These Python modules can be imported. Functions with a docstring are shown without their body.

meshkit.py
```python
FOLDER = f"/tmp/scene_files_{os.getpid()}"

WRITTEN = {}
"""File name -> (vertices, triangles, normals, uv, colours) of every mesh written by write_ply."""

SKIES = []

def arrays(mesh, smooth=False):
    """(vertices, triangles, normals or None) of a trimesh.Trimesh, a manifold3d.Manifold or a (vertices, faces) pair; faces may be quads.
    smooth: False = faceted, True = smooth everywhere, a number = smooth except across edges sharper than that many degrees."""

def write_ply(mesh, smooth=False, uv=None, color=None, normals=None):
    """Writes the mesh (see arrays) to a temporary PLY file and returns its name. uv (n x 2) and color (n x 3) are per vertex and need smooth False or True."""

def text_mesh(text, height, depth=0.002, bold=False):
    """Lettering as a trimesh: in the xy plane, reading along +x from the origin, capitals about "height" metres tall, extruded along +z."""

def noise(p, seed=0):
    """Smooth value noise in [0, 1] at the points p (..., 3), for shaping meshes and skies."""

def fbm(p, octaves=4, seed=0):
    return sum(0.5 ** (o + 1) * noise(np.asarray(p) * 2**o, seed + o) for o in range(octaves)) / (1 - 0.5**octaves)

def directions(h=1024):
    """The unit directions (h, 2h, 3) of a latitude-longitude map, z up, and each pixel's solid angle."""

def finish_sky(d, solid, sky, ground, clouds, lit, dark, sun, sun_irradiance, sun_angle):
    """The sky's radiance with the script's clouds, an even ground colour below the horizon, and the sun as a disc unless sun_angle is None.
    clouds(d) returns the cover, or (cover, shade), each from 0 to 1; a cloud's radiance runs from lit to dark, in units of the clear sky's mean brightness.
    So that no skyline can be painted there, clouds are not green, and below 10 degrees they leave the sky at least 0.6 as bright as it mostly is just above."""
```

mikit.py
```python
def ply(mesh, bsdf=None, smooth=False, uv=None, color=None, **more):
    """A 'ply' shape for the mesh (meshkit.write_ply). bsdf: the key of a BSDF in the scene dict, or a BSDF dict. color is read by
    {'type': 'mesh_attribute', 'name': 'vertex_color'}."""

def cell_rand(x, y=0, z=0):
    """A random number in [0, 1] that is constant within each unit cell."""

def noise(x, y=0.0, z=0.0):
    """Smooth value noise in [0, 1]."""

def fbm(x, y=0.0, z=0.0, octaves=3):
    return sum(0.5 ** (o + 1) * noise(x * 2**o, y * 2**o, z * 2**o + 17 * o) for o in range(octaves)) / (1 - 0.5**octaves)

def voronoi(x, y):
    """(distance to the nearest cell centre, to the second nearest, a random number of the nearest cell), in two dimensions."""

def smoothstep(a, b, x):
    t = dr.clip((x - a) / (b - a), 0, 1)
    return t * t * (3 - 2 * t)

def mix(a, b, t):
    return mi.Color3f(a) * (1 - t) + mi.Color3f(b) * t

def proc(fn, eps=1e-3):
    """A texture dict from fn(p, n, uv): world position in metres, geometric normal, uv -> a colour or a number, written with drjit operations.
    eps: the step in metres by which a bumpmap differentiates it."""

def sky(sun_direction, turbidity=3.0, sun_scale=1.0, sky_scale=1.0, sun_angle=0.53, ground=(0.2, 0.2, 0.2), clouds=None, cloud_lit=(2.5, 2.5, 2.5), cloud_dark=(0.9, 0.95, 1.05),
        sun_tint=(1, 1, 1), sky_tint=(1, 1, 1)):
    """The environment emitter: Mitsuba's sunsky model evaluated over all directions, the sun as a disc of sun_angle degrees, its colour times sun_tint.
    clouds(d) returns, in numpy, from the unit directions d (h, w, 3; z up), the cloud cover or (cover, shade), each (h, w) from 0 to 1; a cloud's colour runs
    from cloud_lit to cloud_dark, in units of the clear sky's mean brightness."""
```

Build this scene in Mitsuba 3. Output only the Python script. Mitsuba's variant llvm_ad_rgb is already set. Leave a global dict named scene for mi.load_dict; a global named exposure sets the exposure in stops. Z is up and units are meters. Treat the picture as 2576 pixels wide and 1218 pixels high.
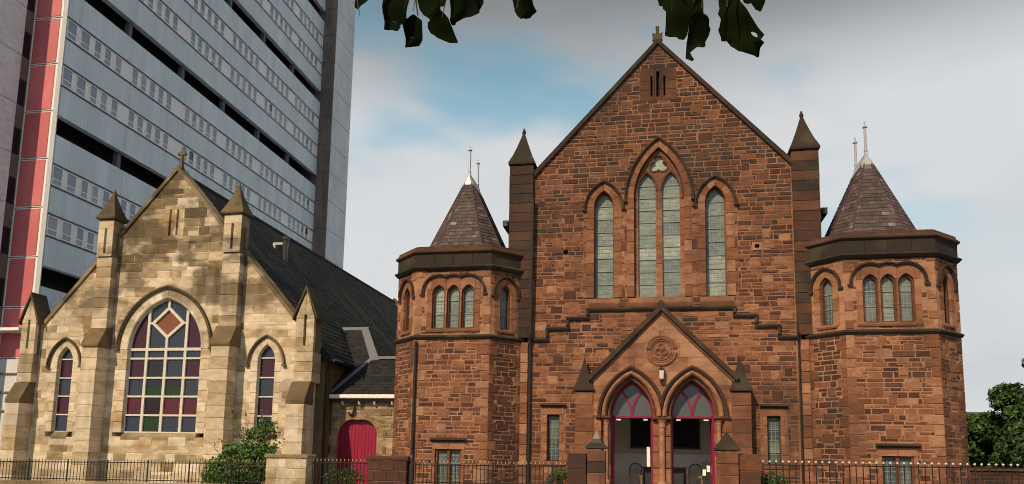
import math, random
import numpy as np, trimesh, drjit as dr, mitsuba as mi
import mikit, meshkit
from mikit import proc, noise, fbm, voronoi, cell_rand, smoothstep, mix
from shapely.geometry import Polygon, LineString, box as sbox, Point, MultiPolygon
from shapely.ops import unary_union
from shapely.prepared import prep
from shapely import affinity

T = mi.ScalarTransform4f
scene = {'type': 'scene'}
labels = {}

# ------------------------------------------------------------------ camera, sky, exposure
exposure = 1.5
CAM = np.array([-0.098, -24.5, 1.6])
PITCH, ROLL, YAW = 0.135124, 0.017789, 0.188097
_cy, _sy, _cp, _sp = math.cos(YAW), math.sin(YAW), math.cos(PITCH), math.sin(PITCH)
FWD = np.array([-_sy * _cp, _cy * _cp, _sp]); RIGHT = np.array([_cy, _sy, 0.0]); UP = np.cross(RIGHT, FWD)
UP2 = -math.sin(ROLL) * RIGHT + math.cos(ROLL) * UP
scene['camera'] = {'type': 'perspective', 'fov': 2 * math.degrees(math.atan(1288 / 1934.4)), 'fov_axis': 'x',
                   'principal_point_offset_y': -0.2317, 'near_clip': 0.1, 'far_clip': 3000.0,
                   'to_world': T().look_at(origin=CAM.tolist(), target=(CAM + FWD).tolist(), up=UP2.tolist())}
SUN_AZ, SUN_EL = math.radians(24), math.radians(40)
SUN = [-math.sin(SUN_AZ) * math.cos(SUN_EL), -math.cos(SUN_AZ) * math.cos(SUN_EL), math.sin(SUN_EL)]


def clouds(d):
    el = np.maximum(d[..., 2], 0.0)
    p = np.stack([d[..., 0] / (el + 0.30), d[..., 1] / (el + 0.30), el * 2.0], -1)
    warp = meshkit.fbm(p * 1.3 + 20.0, 3, 5) - 0.5
    big = meshkit.fbm(p * 1.25 + warp[..., None] * 0.8 + CLOUD_AT, 5, 3)
    fine = meshkit.fbm(p * 4.5 + 9.0, 4, 8)
    c = big * 0.78 + fine * 0.22
    open_ = np.clip((0.545 - c) / 0.12, 0, 1)
    open_ = open_ * open_ * (3 - 2 * open_) * np.clip((el - 0.20) / 0.16, 0, 1)
    cover = 0.985 - 0.60 * open_
    rise = np.clip((el - 0.38) / 0.19, 0, 1)
    shade = np.clip(0.04 + 0.84 * rise * rise * (3 - 2 * rise) + (fine - 0.5) * 0.22 + (0.52 - big) * 0.38, 0, 1)
    return cover, shade


CLOUD_AT = np.array([33.84, 5.47, 29.9])
scene['sky'] = mikit.sky(SUN, turbidity=3.0, clouds=clouds, cloud_lit=(1.88, 1.91, 1.94), cloud_dark=(0.30, 0.315, 0.33), sky_tint=(0.78, 2.0, 1.62), sun_tint=(1.0, 0.94, 0.83), ground=(0.14, 0.14, 0.13))

# ------------------------------------------------------------------ materials


def rgb(*c): return {'type': 'rgb', 'value': list(c)}


def bsdf(key, color, rough=0.85, spec=0.3, two=True, **more):
    b = {'type': 'principled', 'base_color': color if isinstance(color, dict) else rgb(*color), 'roughness': rough, 'specular': spec, **more}
    scene[key] = {'type': 'twosided', 'bsdf': b} if two else b


def ramp(t, stops):
    c = mi.Color3f(stops[0][1])
    for (a, ca), (b, cb) in zip(stops[:-1], stops[1:]):
        c = mix(c, cb, dr.clip((t - a) / (b - a), 0, 1))
    return c


def red_fn(p, n, uv):      # uv.x tone of this stone, uv.y how sooty it is
    g = fbm(p.x * 5, p.y * 5, p.z * 7, 3)
    g2 = noise(p.x * 28, p.y * 28, p.z * 70)
    t = dr.clip(uv.x + (g - 0.5) * 0.34 + (g2 - 0.5) * 0.16, 0, 1)
    c = ramp(t, [(0.0, (0.042, 0.027, 0.025)), (0.3, (0.082, 0.037, 0.028)), (0.55, (0.158, 0.064, 0.037)), (0.78, (0.258, 0.113, 0.064)), (1.0, (0.40, 0.22, 0.14))])
    st = smoothstep(0.50, 0.72, fbm(p.x * 0.55 + 4, p.y * 0.55, p.z * 0.38 + 2, 4)) * 0.55 + smoothstep(0.56, 0.8, fbm(p.x * 2.6, p.y * 2.6, p.z * 0.22, 3)) * 0.45
    c = mix(c, (0.052, 0.036, 0.030), dr.clip(st, 0, 1) * 0.60)
    w = dr.clip(uv.y + (fbm(p.x * 0.8, p.y * 0.8, p.z * 0.55, 3) - 0.5) * 1.1 * smoothstep(0.0, 0.3, uv.y) + (g - 0.5) * 0.35 * smoothstep(0.0, 0.3, uv.y), 0, 1)
    soot = mix((0.030, 0.026, 0.023), (0.056, 0.051, 0.037), smoothstep(0.5, 0.75, fbm(p.x * 1.7, p.y * 1.7, p.z * 1.7 + 31, 2)))
    return mix(c, soot, w * 0.9)


def blond_fn(p, n, uv):
    g = fbm(p.x * 4, p.y * 4, p.z * 6, 3)
    g2 = noise(p.x * 22, p.y * 22, p.z * 45)
    t = dr.clip(uv.x + (g - 0.5) * 0.45 + (g2 - 0.5) * 0.12, 0, 1)
    c = ramp(t, [(0.0, (0.12, 0.09, 0.05)), (0.3, (0.25, 0.175, 0.095)), (0.55, (0.43, 0.335, 0.215)), (0.8, (0.64, 0.535, 0.40)), (1.0, (0.78, 0.685, 0.56))])
    c = mix(c, (0.40, 0.24, 0.10), smoothstep(0.62, 0.8, fbm(p.x * 1.1 + 7, p.y, p.z * 1.1, 3)) * 0.6)
    w = dr.clip(uv.y + (fbm(p.x * 0.8, p.y * 0.8, p.z * 0.6, 3) - 0.5) * 1.2 * smoothstep(0.0, 0.25, uv.y) + (g - 0.5) * 0.4 * smoothstep(0.0, 0.3, uv.y), 0, 1)
    st = smoothstep(0.47, 0.64, fbm(p.x * 0.95 + 3, p.y * 0.95, p.z * 1.25 + 11, 4)) * (0.30 + 0.70 * smoothstep(5.0, 8.5, p.z)) + 0.3 * smoothstep(0.55, 0.78, fbm(p.x * 2.4, p.y * 2.4, p.z * 0.3, 3))
    c = mix(c, mix((0.125, 0.085, 0.042), (0.065, 0.052, 0.030), g), st * 0.80)
    soot = mix((0.034, 0.029, 0.024), (0.075, 0.070, 0.042), noise(p.x * 3, p.y * 3, p.z * 3))
    return mix(c, soot, w * 0.88)


def slate_fn(p, n, uv):
    g = fbm(p.x * 9, p.y * 9, p.z * 9, 2)
    t = dr.clip(uv.x + (g - 0.5) * 0.25, 0, 1)
    c = ramp(t, [(0.0, (0.020, 0.019, 0.020)), (0.5, (0.088, 0.060, 0.066)), (0.85, (0.145, 0.108, 0.12)), (1.0, (0.26, 0.235, 0.25))])
    return mix(c, (0.055, 0.062, 0.025), uv.y * smoothstep(0.35, 0.7, fbm(p.x * 0.9, p.y * 0.25, p.z * 0.9, 3)))


def leaf_fn(p, n, uv):     # uv.x tone, uv.y hue towards yellow
    c = ramp(uv.x, [(0.0, (0.012, 0.030, 0.008)), (0.5, (0.040, 0.095, 0.018)), (1.0, (0.11, 0.22, 0.04))])
    return mix(c, (0.17, 0.18, 0.03), uv.y)


def clad_fn(p, n, uv):     # profiled sheet: fine upright ribs and panel to panel change
    rib = smoothstep(0.3, 0.5, dr.abs(p.y * 4.0 - dr.floor(p.y * 4.0) - 0.5))
    pan = cell_rand(p.y / 0.97, p.z / 2.62)
    st = fbm(p.y * 2.2, p.z * 0.25, 3.0, 3)
    c = mix((0.68, 0.765, 0.815), (0.61, 0.69, 0.74), rib)
    return c * (0.93 + 0.08 * pan) * (0.86 + 0.25 * st)


def conc_fn(p, n, uv):
    st = fbm(p.x * 1.3 + p.y * 1.3, p.z * 0.35, 5.0, 4)
    return mix((0.60, 0.61, 0.65), (0.80, 0.82, 0.86), st) * (0.85 + 0.2 * noise(p.x * 6, p.y * 6, p.z * 6))


def darkconc_fn(p, n, uv):
    st = fbm(p.x * 2.3, p.z * 0.5, 8.0, 4)
    return mix((0.10, 0.085, 0.075), (0.27, 0.23, 0.22), st)


def redpan_fn(p, n, uv):
    st = fbm(p.x * 1.5, p.z * 0.6, 2.0, 3)
    return mix((0.48, 0.105, 0.125), (0.58, 0.17, 0.185), st) * (0.9 + 0.2 * uv.x)


def glass_fn(p, n, uv):    # old leaded glass behind a guard: a tint per pane, uneven reflection painted into the colour
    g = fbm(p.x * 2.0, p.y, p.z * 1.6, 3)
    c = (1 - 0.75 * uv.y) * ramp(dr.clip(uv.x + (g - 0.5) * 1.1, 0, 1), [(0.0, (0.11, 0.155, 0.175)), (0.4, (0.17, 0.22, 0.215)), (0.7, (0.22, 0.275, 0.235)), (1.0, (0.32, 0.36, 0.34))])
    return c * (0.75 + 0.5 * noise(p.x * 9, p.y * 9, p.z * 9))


def ground_fn(p, n, uv):
    return mix((0.05, 0.05, 0.048), (0.10, 0.097, 0.092), fbm(p.x * 1.5, p.y * 1.5, 0.0, 4))


def mossy_fn(p, n, uv):
    return mix((0.20, 0.17, 0.13), (0.10, 0.11, 0.05), smoothstep(0.4, 0.6, fbm(p.x * 2.5, p.y * 2.5, p.z * 2.5, 3)))


def bark_fn(p, n, uv):
    return mix((0.05, 0.042, 0.035), (0.13, 0.11, 0.09), fbm(p.x * 9, p.y * 9, p.z * 3, 3))


def door_fn(p, n, uv):
    return mix((0.25, 0.006, 0.034), (0.31, 0.011, 0.055), fbm(p.x * 7, p.y, p.z * 2, 3))


bsdf('red_stone', proc(red_fn), 0.9, 0.25)
bsdf('blond_stone', proc(blond_fn), 0.9, 0.25)
bsdf('slate', proc(slate_fn), 0.68, 0.25)


def dark_slate_fn(p, n, uv):
    c = mix((0.012, 0.012, 0.014), (0.040, 0.042, 0.048), dr.clip(uv.x * 2.2, 0, 1))
    moss = smoothstep(0.52, 0.72, fbm(p.y * 1.1 + 3, p.x * 0.22, p.z * 0.22, 4)) * uv.y
    return mix(c, (0.058, 0.060, 0.026), moss)


bsdf('dark_slate', proc(dark_slate_fn), 0.75, 0.2)
bsdf('leaf', proc(leaf_fn), 0.5, 0.4)
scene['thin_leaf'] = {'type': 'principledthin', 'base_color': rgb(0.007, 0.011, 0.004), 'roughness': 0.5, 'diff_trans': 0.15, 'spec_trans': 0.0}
bsdf('cladding', proc(clad_fn), 0.6, 0.4)
bsdf('concrete', proc(conc_fn), 0.85, 0.3)
bsdf('dark_concrete', proc(darkconc_fn), 0.85, 0.3)
bsdf('red_panel', proc(redpan_fn), 0.5, 0.4)
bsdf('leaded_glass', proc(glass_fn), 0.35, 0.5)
bsdf('ground_mat', proc(ground_fn), 0.9, 0.2)
bsdf('mossy', proc(mossy_fn), 0.95, 0.2)
bsdf('bark', proc(bark_fn), 0.95, 0.2)
bsdf('door_paint', proc(door_fn), 0.45, 0.4)
bsdf('magenta_paint', (0.22, 0.008, 0.055), 0.45, 0.4)
bsdf('lead', (0.42, 0.43, 0.47), 0.45, 0.5, metallic=0.3)
bsdf('lead_grey', (0.20, 0.21, 0.24), 0.5, 0.4, metallic=0.2)
bsdf('lead_line', (0.24, 0.27, 0.27), 0.6, 0.3)
bsdf('black_iron', (0.018, 0.017, 0.018), 0.5, 0.5)
bsdf('gilt', (0.40, 0.31, 0.19), 0.45, 0.5)
bsdf('white_paint', (0.88, 0.87, 0.86), 0.5, 0.4)
bsdf('cream_paint', (0.62, 0.59, 0.53), 0.6, 0.3)
bsdf('panel_beige', (0.88, 0.86, 0.86), 0.6, 0.3)
bsdf('trim_grey', (0.47, 0.49, 0.54), 0.6, 0.3)
bsdf('recess_dark', (0.035, 0.03, 0.032), 0.9, 0.1)
bsdf('ledge_grey', (0.13, 0.13, 0.16), 0.7, 0.3)
bsdf('window_blue', (0.17, 0.25, 0.34), 0.12, 0.6)
bsdf('window_pale', (0.33, 0.35, 0.40), 0.3, 0.5)
bsdf('window_black', (0.012, 0.012, 0.014), 0.2, 0.5)
bsdf('panel_brown', (0.16, 0.13, 0.12), 0.6, 0.3)
bsdf('pane_purple', (0.046, 0.009, 0.024), 0.12, 0.5)
bsdf('pane_crimson', (0.085, 0.009, 0.02), 0.12, 0.5)
bsdf('pane_maroon', (0.014, 0.003, 0.006), 0.12, 0.5)
bsdf('pane_blue', (0.030, 0.038, 0.062), 0.12, 0.5)
bsdf('pane_grey', (0.016, 0.017, 0.020), 0.12, 0.5)
bsdf('pane_green', (0.012, 0.036, 0.006), 0.2, 0.5)
bsdf('wood_board', (0.20, 0.075, 0.045), 0.7, 0.3)
bsdf('fan_glass', (0.085, 0.095, 0.105), 0.15, 0.6)
bsdf('chair_wood', (0.35, 0.19, 0.08), 0.5, 0.4)
bsdf('dark_wood', (0.035, 0.022, 0.015), 0.4, 0.4)
bsdf('notice_black', (0.012, 0.012, 0.013), 0.6, 0.3)
bsdf('inside_wall', (0.60, 0.60, 0.55), 0.7, 0.3)
bsdf('chair_grey', (0.30, 0.30, 0.32), 0.4, 0.4)
bsdf('zinc_dark', (0.075, 0.07, 0.07), 0.32, 0.5, metallic=0.6)
bsdf('roof_felt', (0.12, 0.13, 0.12), 0.9, 0.2)
bsdf('render_white', (0.62, 0.63, 0.66), 0.8, 0.2)

# ------------------------------------------------------------------ helpers
counts = {}


def key(k):
    n = counts.get(k, 0); counts[k] = n + 1
    return k if n == 0 else f'{k}_{n:03d}'


def thing(name, label, cat, group=None):
    k = key(name)
    labels[k] = {'label': label, 'category': cat}
    if group: labels[k]['group'] = group
    return k


def tri(poly):
    v, f = trimesh.creation.triangulate_polygon(poly, engine='earcut')
    v = np.asarray(v); f = np.asarray(f)
    a = v[f]
    s = (a[:, 1, 0] - a[:, 0, 0]) * (a[:, 2, 1] - a[:, 0, 1]) - (a[:, 1, 1] - a[:, 0, 1]) * (a[:, 2, 0] - a[:, 0, 0])
    f = f.copy(); f[s < 0] = f[s < 0][:, ::-1]
    return v, f


class Frame:
    """A wall's own axes: u along it to the right, v up, d outwards."""
    def __init__(self, o, U, V=(0, 0, 1)):
        self.o = np.asarray(o, float); self.U = np.asarray(U, float) / np.linalg.norm(U); self.V = np.asarray(V, float) / np.linalg.norm(V)
        self.N = np.cross(self.U, self.V)

    def __call__(self, a):
        a = np.asarray(a, float)
        return self.o + a[..., 0:1] * self.U + a[..., 1:2] * self.V + a[..., 2:3] * self.N


FRONT = Frame((0, 0, 0), (1, 0, 0))


class MB:
    def __init__(self): self.v, self.f, self.uv, self.n = [], [], [], 0

    def add(self, v, f, uv=(0.5, 0.0)):
        v = np.asarray(v, float).reshape(-1, 3); f = np.asarray(f, int)
        if f.shape[1] == 4: f = np.vstack([f[:, [0, 1, 2]], f[:, [0, 2, 3]]])
        self.v.append(v); self.f.append(f + self.n); self.uv.append(np.broadcast_to(np.asarray(uv, float), (len(v), 2))); self.n += len(v)
        return self

    def merge(self, o): return self.add(*o.arr()[:2], o.arr()[2])

    def arr(self): return np.vstack(self.v), np.vstack(self.f), np.vstack(self.uv)

    def box(self, x0, x1, y0, y1, z0, z1, uv=(0.5, 0)):
        return self.fbox(Frame((0, 0, 0), (1, 0, 0)), x0, x1, z0, z1, -y1, -y0, uv)

    def fbox(self, fr, u0, u1, v0, v1, d0, d1, uv=(0.5, 0), ch=0.0):
        """A box in the frame; ch chamfers the edges of its front."""
        if ch <= 0:
            a = [(u0, v0, d0), (u1, v0, d0), (u1, v1, d0), (u0, v1, d0), (u0, v0, d1), (u1, v0, d1), (u1, v1, d1), (u0, v1, d1)]
            return self.add(fr(a), [(4, 5, 6, 7), (1, 0, 3, 2), (0, 1, 5, 4), (1, 2, 6, 5), (2, 3, 7, 6), (3, 0, 4, 7)], uv)
        c = min(ch, (u1 - u0) * 0.4, (v1 - v0) * 0.4); e = d1 - c
        a = [(u0, v0, d0), (u1, v0, d0), (u1, v1, d0), (u0, v1, d0), (u0, v0, e), (u1, v0, e), (u1, v1, e), (u0, v1, e),
             (u0 + c, v0 + c, d1), (u1 - c, v0 + c, d1), (u1 - c, v1 - c, d1), (u0 + c, v1 - c, d1)]
        q = [(8, 9, 10, 11), (1, 0, 3, 2)]
        for i in range(4):
            j = (i + 1) % 4
            q += [(i, j, 4 + j, 4 + i), (4 + i, 4 + j, 8 + j, 8 + i)]
        return self.add(fr(a), q, uv)

    def prism(self, fr, poly, d0, d1, uv=(0.5, 0), back=True):
        for g in getattr(poly, 'geoms', [poly]):
            if g.is_empty or g.area < 1e-6 or g.geom_type != 'Polygon': continue
            v, f = tri(g)
            n = len(v)
            self.add(fr(np.c_[v, np.full(n, d1)]), f, uv)
            if back: self.add(fr(np.c_[v, np.full(n, d0)]), f[:, ::-1], uv)
            for r in [g.exterior, *g.interiors]:
                c = np.asarray(r.coords)[:-1]
                s = np.sum(c[:, 0] * np.roll(c[:, 1], -1) - np.roll(c[:, 0], -1) * c[:, 1])
                if (s > 0) != (r is g.exterior): c = c[::-1]
                m = len(c); i = np.arange(m); j = (i + 1) % m
                self.add(fr(np.vstack([np.c_[c, np.full(m, d0)], np.c_[c, np.full(m, d1)]])), np.c_[i, j, m + j, m + i], uv)
        return self

    def loft(self, rings, uv=(0.5, 0), caps=True):
        """Closed rings of equal length (counter-clockwise seen from the end), joined; the last may be a point."""
        m = len(rings[0]); base = [np.asarray(r, float) for r in rings]
        v = np.vstack(base); q = []
        for k in range(len(rings) - 1):
            for i in range(m):
                j = (i + 1) % m
                q.append((k * m + i, k * m + j, (k + 1) * m + j, (k + 1) * m + i))
        self.add(v, q, uv)
        if caps:
            for r, fl in ((base[0], True), (base[-1], False)):
                c = r.mean(0); f = [(0, 1 + i, 1 + (i + 1) % m) for i in range(m)]
                f = np.array(f); self.add(np.vstack([c[None], r]), f[:, ::-1] if fl else f, uv)
        return self

    def tube(self, pts, rad, sides=6, uv=(0.5, 0), closed=False):
        p = np.asarray(pts, float); t = np.gradient(p, axis=0) if not closed else np.roll(p, -1, 0) - np.roll(p, 1, 0)
        t /= np.linalg.norm(t, axis=1, keepdims=True) + 1e-12
        ref = np.array([0, 0, 1.0]) if np.abs(t[:, 2]).mean() < 0.8 else np.array([0, 1.0, 0])
        a = np.cross(t, ref); a /= np.linalg.norm(a, axis=1, keepdims=True) + 1e-12
        b = np.cross(a, t); ang = np.arange(sides) * 2 * np.pi / sides
        r = np.broadcast_to(rad, (len(p),))[:, None, None]
        v = p[:, None] + r * (np.cos(ang)[None, :, None] * a[:, None] + np.sin(ang)[None, :, None] * b[:, None])
        q = []; n = len(p)
        for i in range(n if closed else n - 1):
            for k in range(sides):
                l = (k + 1) % sides; i2 = (i + 1) % n
                q.append((i * sides + k, i2 * sides + k, i2 * sides + l, i * sides + l))
        self.add(v.reshape(-1, 3), np.array(q)[:, ::-1], uv)
        if not closed:
            for i, fl in ((0, 0), (n - 1, 1)):
                f = np.array([(0, 1 + k, 1 + (k + 1) % sides) for k in range(sides)])
                self.add(np.vstack([p[i][None], v[i]]), f if fl else f[:, ::-1], uv)
        return self

    def lathe(self, c, prof, sides=12, uv=(0.5, 0)):
        ang = np.arange(sides) * 2 * np.pi / sides
        rings = [np.c_[c[0] + r * np.cos(ang), c[1] + r * np.sin(ang), np.full(sides, c[2] + z)] for r, z in prof]
        return self.loft(rings, uv)


def put(parent, name, mb, mat, smooth=False, label=None, kind=None, cat=None, uvs=True):
    k = key(parent + '__' + name if parent else name)
    v, f, uv = mb.arr()
    if smooth is not False: scene[k] = mikit.ply((v, f), mat, smooth=smooth)
    else: scene[k] = mikit.ply((v, f), mat, uv=uv)
    if label or kind or cat:
        labels[k] = {a: b for a, b in (('label', label), ('kind', kind), ('category', cat)) if b}
    return k


def structure(name, mb, mat):
    k = put(None, name, mb, mat); labels[k] = {'kind': 'structure'}
    return k


def arch(a, zs, h, xc=0.0, n=10, jamb=None):
    """Points of a pointed arch from the left springing over the apex to the right one; jamb closes it down to that level."""
    r = (a * a + h * h) / (2 * a); th = math.acos(max(-1, min(1, (r - a) / r)))
    left = [(xc - a + r - r * math.cos(th * i / n), zs + r * math.sin(th * i / n)) for i in range(n + 1)]
    right = [(2 * xc - x, z) for x, z in left[::-1][1:]]
    pts = left + right
    if jamb is not None: pts = pts + [(xc + a, jamb), (xc - a, jamb)]
    return pts


def arch_poly(*a, **k): return Polygon(arch(*a, **k)).buffer(0)


rng = np.random.default_rng(7)
STONES = {}          # thing -> list of (score, holder, v, f, uv, material)


def seen(p, N):
    d = CAM - p; r = np.linalg.norm(d)
    return max(0.02, float(np.dot(d / r, N))) / r ** 2


def stone(th, holder, fr, poly, mat, uv, proud=0.02, base=-0.03, rect=None, rough=0.008, name='stone'):
    """One stone: a block with broken front edges and an uneven face (rect) or a cut one (poly)."""
    m = MB()
    if rect is not None:
        u0, u1, v0, v1 = rect; w, h = u1 - u0, v1 - v0
        c = min(0.016, w * 0.2, h * 0.2); nx, ny = (5 if w > 0.3 else 4), (4 if h > 0.16 else 3)
        gx = np.r_[0, np.linspace(c, w - c, nx - 2), w] + u0; gy = np.r_[0, np.linspace(c, h - c, ny - 2), h] + v0
        X, Y = np.meshgrid(gx, gy, indexing='ij'); ed = np.ones((nx, ny), bool); ed[1:-1, 1:-1] = False
        D = np.maximum(np.where(ed, proud - c * 0.7, proud + rng.uniform(-0.6, 1.0, (nx, ny)) * rough), 0.0018)
        jit = min(0.007, h * 0.06); X = X + rng.uniform(-1, 1, (nx, ny)) * jit; Y = Y + rng.uniform(-1, 1, (nx, ny)) * jit * 0.7
        vs = np.stack([X, Y, D], -1).reshape(-1, 3); I = np.arange(nx * ny).reshape(nx, ny)
        f = np.vstack([np.c_[I[:-1, :-1].ravel(), I[1:, :-1].ravel(), I[1:, 1:].ravel()], np.c_[I[:-1, :-1].ravel(), I[1:, 1:].ravel(), I[:-1, 1:].ravel()]])
        ring = np.r_[I[:, 0], I[-1, 1:], I[-2::-1, -1], I[0, -2:0:-1]]; B = vs[ring].copy(); B[:, 2] = base; n0 = len(vs); k = len(ring); i = np.arange(k); j = (i + 1) % k
        m.add(fr(np.vstack([vs, B])), np.vstack([f, np.c_[n0 + i, n0 + j, ring[j]], np.c_[n0 + i, ring[j], ring[i]]]), uv); area, cc = w * h, np.array([(u0 + u1) / 2, (v0 + v1) / 2])
    else:
        m.prism(fr, poly, base, proud, uv, back=False); area = poly.area; cc = np.array(poly.representative_point().coords[0])
    P = fr(np.array([cc[0], cc[1], 0.0]))
    STONES.setdefault(th, []).append((area * seen(P, fr.N), holder, *m.arr(), mat, name))


def lay(th, holder, fr, region, hr, wr, mat, tone, joint=0.02, proud=(0.012, 0.03), rough=0.01, split=0.2, name='stone', v0=None, minarea=0.004):
    """Courses of squared stones over the region of a wall. tone(u, v, r) gives the stone's uv."""
    if region.is_empty: return
    pr = prep(region); x0, y0, x1, y1 = region.bounds
    v = y0 if v0 is None else v0
    while v < y1:
        h = rng.uniform(*hr)
        if y1 - (v + h) < hr[0] * 0.6: h = y1 - v
        u = x0 - rng.uniform(0, wr[0])
        while u < x1:
            w = rng.uniform(*wr) * (1.25 if rng.random() < 0.15 else 1)
            if x1 - (u + w) < wr[0] * 0.5: w = x1 - u + 1e-4
            parts = [(v, v + h)]
            if h > 0.17 and rng.random() < split:
                m_ = v + h * rng.uniform(0.4, 0.6); parts = [(v, m_), (m_, v + h)]
            for a, b in parts:
                r = (u + joint / 2, u + w - joint / 2, a + joint / 2, b - joint / 2)
                if r[1] - r[0] < 0.03 or r[3] - r[2] < 0.03: continue
                bx = sbox(r[0], r[2], r[1], r[3])
                if not pr.intersects(bx): continue
                uv = tone((r[0] + r[1]) / 2, (r[2] + r[3]) / 2, r[1] - r[0]); pd = rng.uniform(*proud)
                if pr.contains(bx): stone(th, holder, fr, bx, mat, uv, pd, rect=r, rough=rough, name=name)
                else:
                    for g in getattr(bx.intersection(region), 'geoms', [bx.intersection(region)]):
                        if g.geom_type == 'Polygon' and g.area > minarea:
                            g = g.buffer(-joint * 0.2).simplify(0.004)
                            if g.geom_type == 'Polygon' and g.area > minarea: stone(th, holder, fr, g, mat, uv, pd, name=name)
            u += w
        v += h


def jumpers(th, holder, fr, region, n, mat, tone, joint=0.026):
    """Scattered larger blocks that break the courses; returns the region left over."""
    x0, y0, x1, y1 = region.bounds; taken = []; k = 0
    for _ in range(n * 6):
        if k >= n: break
        w, h = rng.uniform(0.24, 0.46), rng.uniform(0.20, 0.33); u, v = rng.uniform(x0, x1 - w), rng.uniform(y0, y1 - h)
        b = sbox(u, v, u + w, v + h)
        if not region.contains(b) or any(b.distance(t) < 0.05 for t in taken): continue
        taken.append(b); k += 1
        stone(th, holder, fr, b, mat, tone(), rng.uniform(0.006, 0.018), rect=(u + joint / 2, u + w - joint / 2, v + joint / 2, v + h - joint / 2), rough=0.008)
    return region.difference(unary_union([t.buffer(0.002, join_style=2) for t in taken])) if taken else region


def flush(th, keep=300):
    """The stones that show largest become parts of their holder; the rest of the thing's stones one part."""
    L = sorted(STONES.pop(th), key=lambda s: -s[0])
    for s in L[:keep]:
        k = key(s[1] + '__' + s[6]); scene[k] = mikit.ply((s[2], s[3]), s[5], uv=s[4])
    rest = {}
    for s in L[keep:]: rest.setdefault(s[5], MB()).add(s[2], s[3], s[4])
    for mat, mb in rest.items(): put(th, 'rubble_stonework' if 'stone' in mat else 'slating', mb, mat, kind='stuff')
    print(th, 'stones', len(L))


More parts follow.
